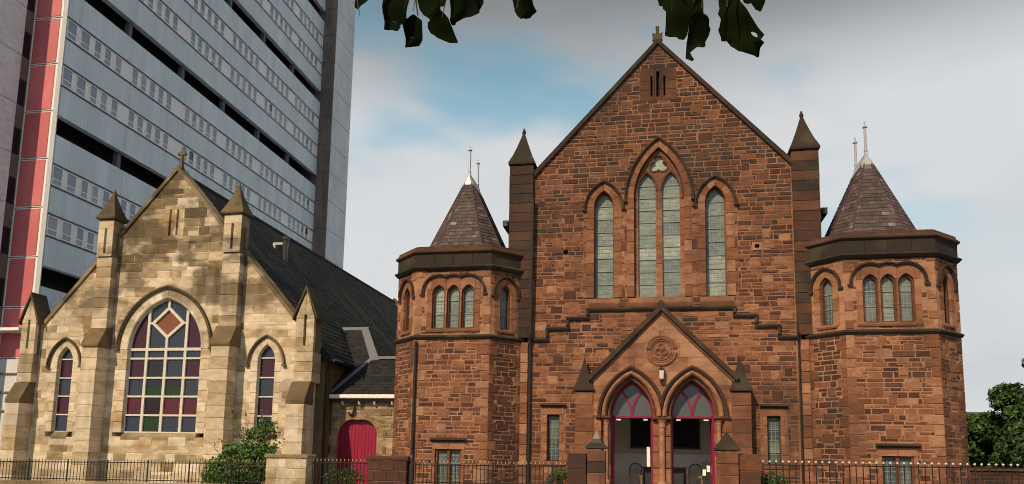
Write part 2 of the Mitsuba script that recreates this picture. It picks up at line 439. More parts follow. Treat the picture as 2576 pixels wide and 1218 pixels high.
def voussoirs(holder, fr, a0, a1, zs, h0, h1, xc, d0, d1, mat, tone, n=5, gap=0.006, jamb=None, jn=4, name='arch_stone'):
    """Wedge-shaped blocks between two pointed arches, and the jamb blocks below them."""
    K = n * 4
    inn, out = arch(a0, zs, h0, xc, K), arch(a1, zs, h1, xc, K)
    N = len(inn) - 1
    for i in range(2 * n):
        i0, i1 = i * N // (2 * n), (i + 1) * N // (2 * n)
        P = Polygon([*inn[i0:i1 + 1], *out[i0:i1 + 1][::-1]]).buffer(-gap, join_style=2)
        if not P.is_empty: put(holder, name, MB().prism(fr, P, d0, d1 + rng.uniform(0, 0.004), tone()), mat)
    if jamb is not None:
        zz = np.linspace(jamb, zs, jn + 1)
        for k in range(jn):
            for s in (-1, 1):
                u = sorted((xc + s * a0, xc + s * (a1 + (0.10 if k % 2 else 0))))
                put(holder, name, MB().fbox(fr, u[0], u[1], zz[k] + gap, zz[k + 1] - gap, d0, d1 + rng.uniform(0, 0.004), tone(), ch=0.006), mat)


def band(fr, pts_in, pts_out, d0, d1, uv): return MB().prism(fr, Polygon([*pts_in, *pts_out[::-1]]).buffer(0), d0, d1, uv)


def hood(holder, fr, a, zs, h, xc, mat, uv, w=0.07, d=0.075, drop=0.08, stop=0.10, clip=None, name='hood_mould'):
    """A drip mould over an arch with a small stop at each end."""
    i_, o_ = Polygon(arch(a, zs - drop, h + drop, xc, 14)), Polygon(arch(a + w, zs - drop, h + w * 1.15 + drop, xc, 14))
    P = o_.difference(i_)
    st = unary_union([sbox(xc - a - w - stop * .5, zs - drop - 0.06, xc - a + .01, zs - drop), sbox(xc + a - .01, zs - drop - 0.06, xc + a + w + stop * .5, zs - drop)])
    P = unary_union([P, st])
    if clip is not None: P = P.intersection(clip)
    m = MB().prism(fr, P, -0.02, d, uv)
    top = P.difference(Polygon(arch(a + w * 0.45, zs - drop, h + w * 0.5 + drop, xc, 14)))
    m.prism(fr, top, d - 0.02, d + 0.035, uv)
    put(holder, name, m, mat)


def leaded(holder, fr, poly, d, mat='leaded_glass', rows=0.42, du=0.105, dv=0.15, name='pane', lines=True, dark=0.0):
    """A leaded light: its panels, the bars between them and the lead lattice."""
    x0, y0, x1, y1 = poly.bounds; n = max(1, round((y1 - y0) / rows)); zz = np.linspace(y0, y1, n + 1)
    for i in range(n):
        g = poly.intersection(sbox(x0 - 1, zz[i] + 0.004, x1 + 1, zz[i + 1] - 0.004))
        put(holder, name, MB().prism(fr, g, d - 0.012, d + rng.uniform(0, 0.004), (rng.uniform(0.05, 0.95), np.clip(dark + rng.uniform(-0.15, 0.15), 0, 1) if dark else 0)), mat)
    for z in zz[1:-1]: put(holder, 'saddle_bar', MB().prism(fr, poly.intersection(sbox(x0 - 1, z - 0.012, x1 + 1, z + 0.012)), d, d + 0.03), 'lead_line')
    if lines:
        m = MB(); k = max(2, round((x1 - x0) / du))
        for u in np.linspace(x0, x1, k + 1)[1:-1]: m.prism(fr, poly.intersection(sbox(u - 0.006, y0, u + 0.006, y1)), d, d + 0.010)
        for z in np.arange(y0 + dv, y1, dv): m.prism(fr, poly.intersection(sbox(x0, z - 0.006, x1, z + 0.006)), d, d + 0.011)
        put(holder, 'lead_lattice', m, 'lead_line')


def blocks(holder, x0, x1, y0, y1, z0, z1, mat, tone, h=0.34, gap=0.004, ch=0.012, name='stone', jit=0.008):
    """A square shaft of stacked blocks (as children of holder)."""
    n = max(1, round((z1 - z0) / h)); zz = np.linspace(z0, z1, n + 1)
    for i in range(n):
        j = lambda: rng.uniform(-jit, jit)
        m = MB(); a, b, c, d = x0 + j(), x1 + j(), y0 + j(), y1
        z_, Z_ = zz[i] + gap, zz[i + 1] - gap
        pl = lambda e: [(a + e, c + e), (b - e, c + e), (b - e, d), (a + e, d)]
        R = lambda z, e: np.array([(x, y, z) for x, y in pl(e)])
        m.loft([R(z_, ch), R(z_ + ch, 0), R(Z_ - ch, 0), R(Z_, ch)], tone())
        put(holder, name, m, mat)
    return MB().box(x0 + 0.02, x1 - 0.02, y0 + 0.02, y1 - 0.005, z0 + 0.01, z1 - 0.01, (0.2, 0.5))


def pyramid(x0, x1, y0, y1, z0, z1, tip=0.02, lip=0.06, over=0.06, uv=(0.3, 0.6), concave=0.0):
    cx, cy = (x0 + x1) / 2, (y0 + y1) / 2
    R = lambda e, z: np.array([(x0 - e, y0 - e, z), (x1 + e, y0 - e, z), (x1 + e, y1 + e, z), (x0 - e, y1 + e, z)])
    S = lambda k, z: np.array([(cx + (x - cx) * k, cy + (y - cy) * k, z) for x, y in ((x0 - over, y0 - over), (x1 + over, y0 - over), (x1 + over, y1 + over), (x0 - over, y1 + over))])
    rings = [R(0.0, z0 - lip * .6), R(over, z0), R(over, z0 + lip)]
    for t in (0.25, 0.5, 0.75, 1.0):
        k = 1 - t; k = k * (1 - concave * 4 * t * (1 - t)) if concave else k
        rings.append(S(max(k, tip / max(x1 - x0, 1e-3)), z0 + lip + (z1 - z0 - lip) * t))
    return MB().loft(rings, uv)

# ------------------------------------------------------------------ ground and street
structure('ground', MB().box(-1500, 1500, -1500, 1500, -1.2, -0.06), 'ground_mat')
structure('road', MB().box(-300, 300, -34, -9.0, -0.05, -0.02), 'ground_mat')
structure('pavement', MB().box(-300, 300, -8.96, -4.22, -0.055, 0.10).box(-300, 300, -60, -22.0, -0.055, 0.0), 'mossy')
structure('kerb', MB().box(-300, 300, -9.08, -8.962, -0.05, 0.105), 'concrete')
structure('churchyard', MB().box(-28, -9.0, -3.75, 1.2, -0.05, 0.30).box(-9.0, 14, -3.75, -0.05, -0.05, 0.40), 'mossy')


def profile(m, fr, u0, u1, pts, uv=(0.5, 0)):
    return m.loft([fr(np.array([(u, v, d) for d, v in pts])) for u in (u0, u1)], uv)


def offset(plan, e):
    """A convex plan (counter-clockwise) moved out by e."""
    P = np.asarray(plan, float); n = len(P); out = []
    for i in range(n):
        a, b, c = P[i - 1], P[i], P[(i + 1) % n]
        d1, d2 = (b - a) / np.linalg.norm(b - a), (c - b) / np.linalg.norm(c - b)
        n1, n2 = np.array([d1[1], -d1[0]]), np.array([d2[1], -d2[0]])
        k = (n1 + n2) / (1 + n1 @ n2)
        out.append(b + e * k)
    return np.array(out)


def at(plan, z): return np.c_[plan, np.full(len(plan), z)]


U = rng.uniform


def red_rubble(u, v, w):
    hi = np.clip((v - 6.5) / 6.0, 0, 1)
    t = U(0.16, 0.44) if rng.random() < 0.30 + 0.30 * hi else U(0.46, 0.80 - 0.08 * hi)
    if w > 0.6 and rng.random() < 0.4: t = U(0.55, 0.85)
    s = hi * U(0.30, 0.68) + (U(0.25, 0.6) if rng.random() < 0.08 else 0)
    return (t, s)


def red_dressed(z=5.0): return lambda: (U(0.64, 0.93), U(0.0, 0.12) + np.clip((z - 8.5) / 6, 0, 1) * 0.3)


SOOT = lambda: (U(0.25, 0.5), U(0.62, 0.95))


def split_plate(holder, fr, poly, cuts, d0, d1, mat, tone, name='dressed_stone', gap=0.006):
    if cuts: poly = poly.difference(unary_union([LineString(c).buffer(gap, cap_style=2) for c in cuts]))
    for g in getattr(poly, 'geoms', [poly]):
        if g.geom_type == 'Polygon' and g.area > 0.002:
            put(holder, name, MB().prism(fr, g, d0, d1 + U(0, 0.004), tone()), mat)


# ------------------------------------------------------------------ the red church
church = thing('red_church', 'red sandstone church with steep central gable, tall lancet windows and twin door arches', 'church')
wall = church + '__wall'
gable = Polygon([(-4.25, 0), (4.25, 0), (4.25, 10.93), (0, 15.48), (-4.25, 10.93)])
open_great = arch_poly(1.03, 10.1, 1.95, 0, jamb=6.78)
open_side = [arch_poly(0.58, 9.85, 0.80, s * 1.775, jamb=6.78) for s in (-1, 1)]
slit = [sbox(s * 3.38 - 0.20, 1.55, s * 3.38 + 0.20, 3.02) for s in (-1, 1)]
portal_gap = sbox(-1.62, 0, 1.69, 4.45)
slots = sbox(-0.60, 13.42, 0.60, 14.55).intersection(gable.buffer(-0.25))
m = MB().prism(FRONT, gable.difference(unary_union([open_great, *open_side, *slit, portal_gap, slots, Point(-3.02, 8.36).buffer(0.09), sbox(2.93, 8.28, 3.11, 8.44)])), -0.5, 0.0, (0.88, 0.20))
put(church, 'wall', m, 'red_stone')
put(church, 'wall_core', MB().box(-4.2, 4.2, 0.505, 0.6, 4.6, 10.7).box(-4.2, -1.75, 0.505, 0.6, 0, 4.6).box(1.82, 4.2, 0.505, 0.6, 0, 4.6).prism(FRONT, Polygon([(-4.2, 10.7), (4.2, 10.7), (0, 15.2)]), -0.6, -0.505), 'recess_dark')
# nave behind the front
m = MB().box(-4.75, 4.75, 4.4, 24, 0, 9.7, (0.4, 0.4)).box(-4.75, -4.25, 0.55, 4.4, 8.0, 9.7, (0.4, 0.4)).box(4.25, 4.75, 0.55, 4.4, 8.0, 9.7, (0.4, 0.4))
put(church, 'nave_wall', m, 'red_stone')
m = MB(); m.prism(Frame((0, 0.6, 0), (1, 0, 0)), Polygon([(-5.1, 9.5), (5.1, 9.5), (5.1, 9.72), (0, 15.1), (-5.1, 9.72)]), -24, -0.02, (0.3, 0.3))
put(church, 'nave_roof', m, 'slate')
m = MB()
for s in (-1, 1): m.box(min(s * 5.08, s * 5.24), max(s * 5.08, s * 5.24), 0.4, 24, 9.46, 9.66)
put(church, 'gutter', m, 'black_iron')

portal_out = Polygon([(-2.14, 0), (2.2, 0), (2.2, 4.18), (0.035, 6.42), (-2.14, 4.18)])
pin_low = unary_union([sbox(-2.66, 0, -2.05, 3.9), sbox(2.08, 0, 2.70, 3.9)])
steps_z = [(2.29, 6.41), (2.94, 6.11), (3.61, 5.77), (4.15, 5.41)]
ledge = unary_union([sbox(-2.29, 6.38, 2.29, 6.80), *[sbox(min(s * a, s * b), z - 0.02, max(s * a, s * b), z + 0.11) for (a, _), (b, z) in zip(steps_z[:-1], steps_z[1:]) for s in (-1, 1)]])
labels_r = unary_union([sbox(s * 3.38 - 0.41, 3.26, s * 3.38 + 0.41, 3.38) for s in (-1, 1)])
slit_sur = [sbox(s * 3.38 - 0.40, 1.4, s * 3.38 + 0.40, 3.26) for s in (-1, 1)]
hood_area = unary_union([arch_poly(1.12, 10.0, 2.12, 0, jamb=9.9), *[arch_poly(0.67, 9.78, 0.93, s * 1.775, jamb=9.7) for s in (-1, 1)]])
side_blk = unary_union([sbox(-1.13, 6.8, 1.13, 10.1), *[sbox(s * 1.775 - 0.66, 6.8, s * 1.775 + 0.66, 9.85) for s in (-1, 1)]])
rest = gable.intersection(sbox(-4.1, 0.4, 4.1, 16)).difference(unary_union([open_great, *open_side, *slit_sur, portal_out, pin_low, ledge, labels_r, slots, hood_area, Point(-3.02, 8.36).buffer(0.10), sbox(2.87, 8.22, 3.17, 8.50)]).buffer(0.004))
rest = rest.difference(side_blk.buffer(0.003))
JT = lambda: (U(0.6, 0.95) if rng.random() < 0.75 else U(0.2, 0.4), U(0, 0.12))
low_ = rest.intersection(sbox(-5, 0.4, 5, 9.0)); hi_ = rest.intersection(sbox(-5, 9.0, 5, 16))
low_ = jumpers(church, wall, FRONT, low_, 70, 'red_stone', JT); hi_ = jumpers(church, wall, FRONT, hi_, 26, 'red_stone', lambda: (U(0.3, 0.75), U(0.15, 0.5)))
rest = low_.union(hi_)
lay(church, wall, FRONT, rest, (0.105, 0.20), (0.20, 0.56), 'red_stone', red_rubble, joint=0.030, proud=(0.004, 0.015), rough=0.011, split=0.12)
# between the lancets: larger squared stones
btw = side_blk.difference(unary_union([open_great, *open_side])).difference(hood_area)
lay(church, wall, FRONT, btw, (0.2, 0.34), (0.22, 0.4), 'red_stone', lambda u, v, w: (U(0.3, 0.5) if rng.random() < 0.22 else U(0.6, 0.92), U(0, 0.15)), joint=0.02, split=0.2)
lay(church, wall, FRONT, sbox(-2.25, 6.5, 2.25, 6.775).difference(unary_union([sbox(-0.99, 6, 0.99, 7), sbox(-2.285, 6, -1.27, 7), sbox(1.27, 6, 2.285, 7)])), (0.2, 0.3), (0.2, 0.4), 'red_stone', red_rubble, joint=0.02)
put(church, 'coping', MB().prism(FRONT, Polygon([(-4.20, 10.98), (-4.16, 10.90), (0, 15.40), (4.16, 10.90), (4.20, 10.98), (4.11, 11.17), (0, 15.57), (-4.11, 11.17)]), -0.42, 0.09, (0.2, 0.75)), 'red_stone')
cr = Polygon([(-.055, 15.5), (.055, 15.5), (.05, 15.66), (.165, 15.60), (.17, 15.88), (.05, 15.82), (.06, 16.10), (-.06, 16.10), (-.05, 15.82), (-.17, 15.88), (-.165, 15.60), (-.05, 15.66)])
put(church, 'cross', MB().prism(FRONT, cr, -0.22, -0.08, (0.3, 0.9)), 'blond_stone')
put(church, 'cross_base', MB().loft([np.array([(x * k, y * k + 0.15, z) for x, y in ((-1, -1), (1, -1), (1, 1), (-1, 1))]) for k, z in ((0.14, 15.45), (0.10, 15.62))], (0.3, 0.6)), 'red_stone')
# gable slots
hole = [sbox(-0.245, 13.57, -0.175, 14.28), sbox(-0.055, 13.55, 0.055, 14.44), sbox(0.175, 13.57, 0.245, 14.28)]
split_plate(church, FRONT, slots.difference(unary_union(hole)), [[(-1, 13.8), (1, 13.8)], [(-1, 14.1), (1, 14.1)], [(-0.11, 13), (-0.11, 15)], [(0.11, 13), (0.11, 15)]], -0.2, 0.012, 'red_stone', lambda: (U(0.3, 0.6), U(0.25, 0.5)))
put(church, 'slot_dark', MB().box(-0.5, 0.5, 0.16, 0.2, 13.45, 14.45), 'recess_dark')
split_plate(church, FRONT, sbox(2.88, 8.23, 3.16, 8.49).difference(sbox(2.95, 8.30, 3.09, 8.42)), [], -0.1, 0.02, 'red_stone', lambda: (0.97, 0))
put(church, 'vent_dark', MB().box(2.9, 3.14, 0.12, 0.14, 8.25, 8.47).box(-3.14, -2.9, 0.12, 0.14, 8.25, 8.47), 'recess_dark')

# great window
win = church + '__great_window'
DR = lambda: (U(0.66, 0.90), U(0.0, 0.10))
lights = [arch_poly(0.285, 10.38, 0.60, s * 0.385, jamb=6.84) for s in (-1, 1)]
tre = unary_union([Point(0.15 * math.cos(a), 11.27 + 0.15 * math.sin(a)).buffer(0.15) for a in (math.pi / 2, math.pi / 2 + 2.094, math.pi / 2 + 4.189)])
plate = arch_poly(0.81, 10.1, 1.70, 0, jamb=6.80).difference(unary_union([*lights, tre]))
put(church, 'great_window', MB().prism(FRONT, plate.intersection(sbox(-2, 10.05, 2, 13)), -0.32, -0.15, (0.72, 0.05)), 'red_stone')
split_plate(win, FRONT, plate.intersection(sbox(-2, 6, 2, 10.045)), [[(-2, z), (2, z)] for z in np.arange(7.3, 10, 0.62)], -0.32, -0.15, 'red_stone', DR, 'mullion_stone')
voussoirs(win, FRONT, 0.80, 1.03, 10.1, 1.70, 1.95, 0, -0.33, 0.02, 'red_stone', DR, n=5, jamb=6.80, jn=9)
put(win, 'roll_moulding', MB().tube([(x, -0.01 + 0.03, z) for x, z in arch(0.83, 10.1, 1.73, 0, 14)], 0.045, 6, (0.45, 0.3)), 'red_stone')
put(win, 'roll_moulding', MB().tube([(x, 0.14, z) for x, z in arch(0.74, 10.1, 1.62, 0, 14)], 0.04, 6, (0.75, 0.0)), 'red_stone')
for s in (-1, 1): put(win, 'light_hood', band(FRONT, arch(0.29, 10.38, 0.61, s * 0.385), arch(0.345, 10.38, 0.69, s * 0.385), -0.16, -0.12, (0.55, 0.25)), 'red_stone')
put(win, 'trefoil_surround', MB().prism(FRONT, tre.buffer(0.05).difference(tre), -0.16, -0.125, (0.6, 0.2)), 'red_stone')
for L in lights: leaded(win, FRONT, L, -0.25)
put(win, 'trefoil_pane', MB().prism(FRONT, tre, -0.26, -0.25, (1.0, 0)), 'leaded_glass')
hood(win, FRONT, 1.03, 10.1, 1.95, 0, 'red_stone', (0.3, 0.55), w=0.085)
profile(m := MB(), FRONT, -0.98, 0.98, [(-0.33, 6.84), (-0.14, 6.82), (0.06, 6.55), (0.06, 6.47), (-0.33, 6.47)], (0.6, 0.35))
put(win, 'sill', m, 'red_stone')
for s in (-1, 1):
    xc = s * 1.775
    wl = key(church + '__lancet_window')
    L = arch_poly(0.285, 9.83, 0.54, xc, jamb=6.84)
    scene[wl] = mikit.ply(MB().prism(FRONT, arch_poly(0.33, 9.83, 0.60, xc, jamb=6.80).difference(L), -0.30, -0.19, (0.62, 0.1)).arr()[:2], 'red_stone', uv=np.full((len(MB().prism(FRONT, arch_poly(0.33, 9.83, 0.60, xc, jamb=6.80).difference(L), -0.30, -0.19).arr()[0]), 2), [0.62, 0.1]))
    voussoirs(wl, FRONT, 0.32, 0.58, 9.85, 0.56, 0.80, xc, -0.30, 0.02, 'red_stone', DR, n=3, jamb=6.80, jn=8)
    put(wl, 'roll_moulding', MB().tube([(x, 0.02, z) for x, z in arch(0.335, 9.85, 0.575, xc, 12)], 0.035, 6, (0.5, 0.2)), 'red_stone')
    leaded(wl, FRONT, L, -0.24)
    hood(wl, FRONT, 0.58, 9.85, 0.80, xc, 'red_stone', (0.3, 0.6), w=0.08)
    profile(m := MB(), FRONT, xc - 0.5, xc + 0.5, [(-0.3, 6.84), (-0.14, 6.82), (0.05, 6.58), (0.05, 6.47), (-0.3, 6.47)], (0.55, 0.4))
    put(wl, 'sill', m, 'red_stone')
# stepped string course
PR = lambda z: [(-0.02, z - 0.03), (0.06, z - 0.03), (0.105, z + 0.03), (0.105, z + 0.06), (-0.02, z + 0.11)]
m = MB(); profile(m, FRONT, -2.34, 2.34, PR(6.38), (0.25, 0.85)); put(church, 'string_course', m, 'red_stone')
for s in (-1, 1):
    for (a, za), (b, zb) in zip(steps_z[:-1], steps_z[1:]):
        m = MB(); q = sorted((s * (a - 0.05), s * (b + 0.045))); profile(m, FRONT, q[0], q[1], PR(zb), (0.25, U(0.75, 1.0)))
        m.fbox(FRONT, min(s * (a - 0.05), s * (a + 0.045)), max(s * (a - 0.05), s * (a + 0.045)), zb + 0.112, za - 0.03, -0.02, 0.10, (0.35, 0.6), ch=0.02)
        put(church, 'string_course', m, 'red_stone')
    # slit windows
    xc = s * 3.38; wl = key(church + '__slit_window')
    g = sbox(xc - 0.165, 1.58, xc + 0.165, 2.98)
    scene[wl] = mikit.ply(*(lambda a: ((a[0], a[1]), 'red_stone', False, a[2]))(MB().prism(FRONT, sbox(xc - 0.2, 1.55, xc + 0.2, 3.02).difference(g), -0.28, -0.14, (0.35, 0.3)).arr()))
    zz = np.linspace(1.55, 3.02, 6)
    for i in range(5):
        for q in (-1, 1):
            e = 0.40 if i % 2 else 0.31
            u = sorted((xc + q * 0.2, xc + q * e)); put(wl, 'surround_stone', MB().fbox(FRONT, u[0], u[1], zz[i] + 0.005, zz[i + 1] - 0.005, -0.28, 0.018 + U(0, .004), (U(0.72, 0.93), 0), ch=0.008), 'red_stone')
    put(wl, 'lintel', MB().fbox(FRONT, xc - 0.36, xc + 0.36, 3.025, 3.25, -0.28, 0.02, (0.82, 0), ch=0.01), 'red_stone')
    put(wl, 'sill', MB().fbox(FRONT, xc - 0.40, xc + 0.40, 1.41, 1.545, -0.28, 0.03, (0.7, 0.1), ch=0.02), 'red_stone')
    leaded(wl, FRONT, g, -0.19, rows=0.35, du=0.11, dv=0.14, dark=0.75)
    profile(m := MB(), FRONT, xc - 0.40, xc + 0.40, [(-0.02, 3.27), (0.07, 3.27), (0.13, 3.32), (0.12, 3.36), (-0.02, 3.40)], (0.35, 0.7)); put(wl, 'label_mould', m, 'red_stone')
    reg = slit_sur[0 if s < 0 else 1].difference(sbox(xc - 0.41, 1.40, xc + 0.41, 3.26)) 

# ------------------------------------------------------------------ portal
PF = Frame((0.035, -0.40, 0), (1, 0, 0)); por = church + '__portal'
AX, ZS = 0.93, 2.98
arches_out = unary_union([arch_poly(0.95, ZS, 1.44, s * AX, jamb=0) for s in (-1, 1)])
pg = Polygon([(-2.10, 0.4), (2.10, 0.4), (2.10, 4.12), (0, 6.22), (-2.10, 4.12)])
head = pg.difference(unary_union([arches_out, sbox(-1.9, 0, 1.9, ZS)]))
put(church, 'portal', MB().prism(PF, head, -0.39, -0.02, (0.7, 0.1)), 'red_stone')
ron = Point(0, 5.02).buffer(0.45)
for z0, z1, n in ((ZS, 3.45, 3), (3.45, 3.92, 3), (3.92, 4.36, 4), (4.36, 4.80, 4), (4.80, 5.24, 3), (5.24, 5.66, 2), (5.66, 6.22, 1)):
    R_ = head.intersection(sbox(-3, z0 + 0.005, 3, z1 - 0.005)).difference(ron)
    split_plate(por, PF, R_, [[(u, z0), (u, z1)] for u in np.linspace(-1.6, 1.6, n + 1)[1:-1] + U(-0.1, 0.1)], -0.02, 0.0, 'red_stone', lambda: (U(0.76, 1.0), 0.0), gap=0.005)
m = MB()
for s in (-1, 1):
    m.prism(PF, Polygon([(s * 2.24, 4.05), (0, 6.28), (0, 6.47), (s * 2.30, 4.18)]), -0.39, 0.13, (0.3, 0.62))
    m.prism(PF, Polygon([(s * 2.15, 4.02), (0, 6.17), (0, 6.275), (s * 2.2, 4.08)]), -0.10, 0.05, (0.6, 0.25))
put(por, 'coping', m, 'red_stone')
put(por, 'apex_stone', MB().loft([np.array([(0.035 + x * k, -0.30 + y * k, z) for x, y in ((-1, -1), (1, -1), (1, 1), (-1, 1))]) for k, z in ((0.12, 6.36), (0.13, 6.5), (0.04, 6.62))], (0.3, 0.7)), 'red_stone')
# carved roundel with trefoil
th_ = np.linspace(0, 2 * np.pi, 33)[:-1]
m = MB()
for r_, w_, dd in ((0.45, 0.05, 0.03), (0.37, 0.035, 0.035), (0.30, 0.02, 0.015)):
    m.tube([(0.035 + r_ * math.cos(a), -0.40 - dd * 0.4, 5.02 + r_ * math.sin(a)) for a in th_], w_, 6, (0.8, 0.02), closed=True)
put(por, 'roundel_ring', m, 'red_stone')
put(por, 'roundel', MB().prism(PF, Point(0, 5.02).buffer(0.45), -0.05, -0.012, (0.84, 0.02)), 'red_stone')
tf = unary_union([Point(0.11 * math.cos(a), 5.03 + 0.11 * math.sin(a)).buffer(0.10) for a in (math.pi / 2, math.pi / 2 + 2.094, math.pi / 2 + 4.189)] + [sbox(-0.035, 4.78, 0.035, 4.98)])
put(por, 'roundel_trefoil', MB().prism(PF, tf.difference(tf.buffer(-0.035)), -0.02, 0.025, (0.74, 0.05)), 'red_stone')
put(por, 'boss', MB().fbox(PF, -0.13, 0.10, 5.58, 5.72, -0.03, 0.022, (1.0, 0), ch=0.03), 'red_stone')
for s in (-1, 1):
    half = sbox(-4, 0, 0, 9) if s < 0 else sbox(0, 0, 4, 9)
    voussoirs(por, PF, 0.785, 0.925, ZS, 1.27, 1.44, s * AX, -0.16, 0.0, 'red_stone', lambda: (U(0.78, 0.98), 0.0), n=5)
    for a_, h_, dd, rr, uv in ((0.86, 1.35, 0.01, 0.055, (0.86, 0.0)), (0.79, 1.28, -0.12, 0.04, (0.7, 0.1)), (0.70, 1.18, -0.16, 0.045, (0.55, 0.1))):
        put(por, 'roll_moulding', MB().tube([(0.035 + x, -0.40 - dd, z) for x, z in arch(a_, ZS, h_, s * AX, 14)], rr, 6, uv), 'red_stone')
    o_ = Polygon(arch(0.96, ZS, 1.46, s * AX, 14)); i_ = Polygon(arch(0.66, ZS, 1.12, s * AX, 14))
    put(por, 'inner_order', MB().prism(PF, o_.difference(i_).intersection(half), -0.50, -0.16, (0.5, 0.15)), 'red_stone')
    hood(por, PF, 0.95, ZS, 1.44, s * AX, 'red_stone', (0.35, 0.5), w=0.10, d=0.07, drop=-0.02 if False else 0.0, clip=half.buffer(-0.003))
    q = sorted((s * 1.585, s * 1.95)); zz = np.linspace(0.4, 2.84, 8)
    for i in range(7): put(por, 'jamb_stone', MB().fbox(PF, q[0], q[1], zz[i] + 0.004, zz[i + 1] - 0.004, -0.50, -0.145 + U(0, .004), (U(0.62, 0.9), U(0, 0.1)), ch=0.01), 'red_stone')
    q2 = sorted((s * 1.86, s * 2.10))
    for i in range(7): put(por, 'jamb_stone', MB().fbox(PF, q2[0], q2[1], zz[i] + 0.004, zz[i + 1] - 0.004, -0.39, 0.0 + U(0, .004), (U(0.62, 0.9), U(0, 0.1)), ch=0.01), 'red_stone')
    put(por, 'capital', MB().fbox(PF, q[0] - 0.02, q[1] + 0.02, 2.90, 2.978, -0.5, 0.03, (0.5, 0.4), ch=0.02).fbox(PF, q[0] + 0.03, q[1] - 0.05, 2.845, 2.898, -0.5, -0.03, (0.6, 0.3), ch=0.02), 'red_stone')
    sx_ = 0.035 + s * 1.70
    put(por, 'shaft', MB().lathe((sx_, -0.31, 0), [(0.11, 0.4), (0.11, 0.95), (0.075, 1.0), (0.065, 1.05), (0.065, 2.70), (0.09, 2.74), (0.075, 2.78), (0.12, 2.86)], 10, (0.88, 0)), 'red_stone', uvs=True)
zz = np.linspace(0.4, 2.84, 6)
for i in range(5): put(por, 'jamb_stone', MB().fbox(PF, -0.275, 0.275, zz[i] + 0.004, zz[i + 1] - 0.004, -0.50, -0.145, (U(0.62, 0.85), U(0, 0.1)), ch=0.03), 'red_stone')
put(por, 'shaft', MB().lathe((0.035, -0.31, 0), [(0.15, 0.4), (0.15, 0.9), (0.10, 0.97), (0.085, 1.03), (0.085, 2.62), (0.11, 2.66), (0.09, 2.70), (0.10, 2.78), (0.16, 2.86)], 12, (0.9, 0)), 'red_stone')
put(por, 'capital', MB().fbox(PF, -0.29, 0.29, 2.865, 2.975, -0.5, 0.03, (0.55, 0.35), ch=0.03), 'red_stone')
# doors, frames and fanlights
for s in (-1, 1):
    dk = key(church + '__door'); DF = Frame((0.035 + s * 0.925, 0.08, 0), (1, 0, 0))
    fr_out, fr_in = arch_poly(0.675, ZS, 1.15, 0, jamb=0.66), arch_poly(0.595, ZS, 1.03, 0, jamb=0.66)
    a_ = MB().prism(DF, fr_out.difference(fr_in), -0.08, 0.0).arr()
    scene[dk] = mikit.ply((a_[0], a_[1]), 'magenta_paint')
    put(dk, 'transom', MB().fbox(DF, -0.60, 0.60, 2.93, 3.0, -0.08, 0.03, ch=0.01), 'magenta_paint', label='crimson transom bar under the fanlight')
    lunette = arch_poly(0.60, ZS, 1.035, 0).intersection(sbox(-1, 3.0, 1, 9))
    y_ = [LineString(np.array(arch(0.60, ZS, 1.035, k * 0.60, 12))[: 13] if k > 0 else np.array(arch(0.60, ZS, 1.035, k * 0.60, 12))[12:]) for k in (1, -1)]
    bars = unary_union([l.buffer(0.036) for l in y_]).intersection(lunette)
    put(dk, 'tracery', MB().prism(DF, bars, -0.07, -0.01), 'magenta_paint')
    for g in getattr(lunette.difference(bars), 'geoms', []): put(dk, 'pane', MB().prism(DF, g, -0.055, -0.045), 'fan_glass')
    for q in (-1, 1):
        lf = MB().box(DF.o[0] + q * 0.605 - 0.025, DF.o[0] + q * 0.605 + 0.025, 0.18, 0.78, 0.68, 2.92)
        lk = put(dk, 'leaf', lf, 'magenta_paint')
        put(dk, 'door_closer', MB().box(DF.o[0] + q * 0.42 - 0.07, DF.o[0] + q * 0.42 + 0.07, 0.09, 0.14, 2.865, 2.915), 'white_paint')
# portal pinnacles
for x0, x1 in ((-2.64, -2.08), (2.11, 2.68)):
    pk = key(church + '__portal_pinnacle')
    c_ = blocks(pk, x0, x1, -0.42, -0.005, 0.4, 3.72, 'red_stone', lambda: (U(0.55, 0.82), U(0.0, 0.3)), h=0.42); a_ = c_.arr()
    scene[pk] = mikit.ply((a_[0], a_[1]), 'red_stone', uv=a_[2])
    put(pk, 'cap', pyramid(x0, x1, -0.44, 0.02, 3.76, 4.82, uv=(0.2, 0.8), lip=0.05, over=0.05, concave=0.12), 'red_stone')
# great pinnacles at the ends of the gable
for s in (-1, 1):
    pk = key(church + '__great_pinnacle'); x0, x1 = sorted((s * 4.12, s * 4.92))
    c_ = blocks(pk, x0, x1, -0.14, 0.62, 5.5, 11.36, 'red_stone', lambda: (U(0.25, 0.6), U(0.35, 0.82)), h=0.32); a_ = c_.arr()
    scene[pk] = mikit.ply((a_[0], a_[1]), 'red_stone', uv=a_[2])
    put(pk, 'cap', pyramid(x0, x1, -0.14, 0.62, 11.42, 12.72, uv=(0.2, 0.85), lip=0.07, over=0.05, concave=0.10), 'red_stone')
    put(pk, 'finial', MB().lathe(((x0 + x1) / 2, 0.24, 12.62), [(0.05, 0), (0.075, 0.06), (0.05, 0.14), (0.02, 0.22)], 8, (0.2, 0.8)), 'red_stone')
    u = sorted((s * 4.22, s * 4.46)); zz = np.linspace(0.4, 5.36, 16)
    for i in range(15): put(pk, 'stone', MB().fbox(FRONT, u[0], u[1], zz[i] + 0.006, zz[i + 1] - 0.006, -0.02, 0.10 + U(0, .01), (U(0.6, 0.95), U(0, 0.1)), ch=0.012), 'red_stone')
    put(church, 'drainpipe', MB().tube([(s * 4.15, -0.09, 0.4), (s * 4.15, -0.09, 5.2), (s * 4.13, -0.20, 5.6), (s * 4.10, -0.20, 10.2 if s < 0 else 5.9)], 0.045 if s < 0 else 0.028, 8), 'black_iron')

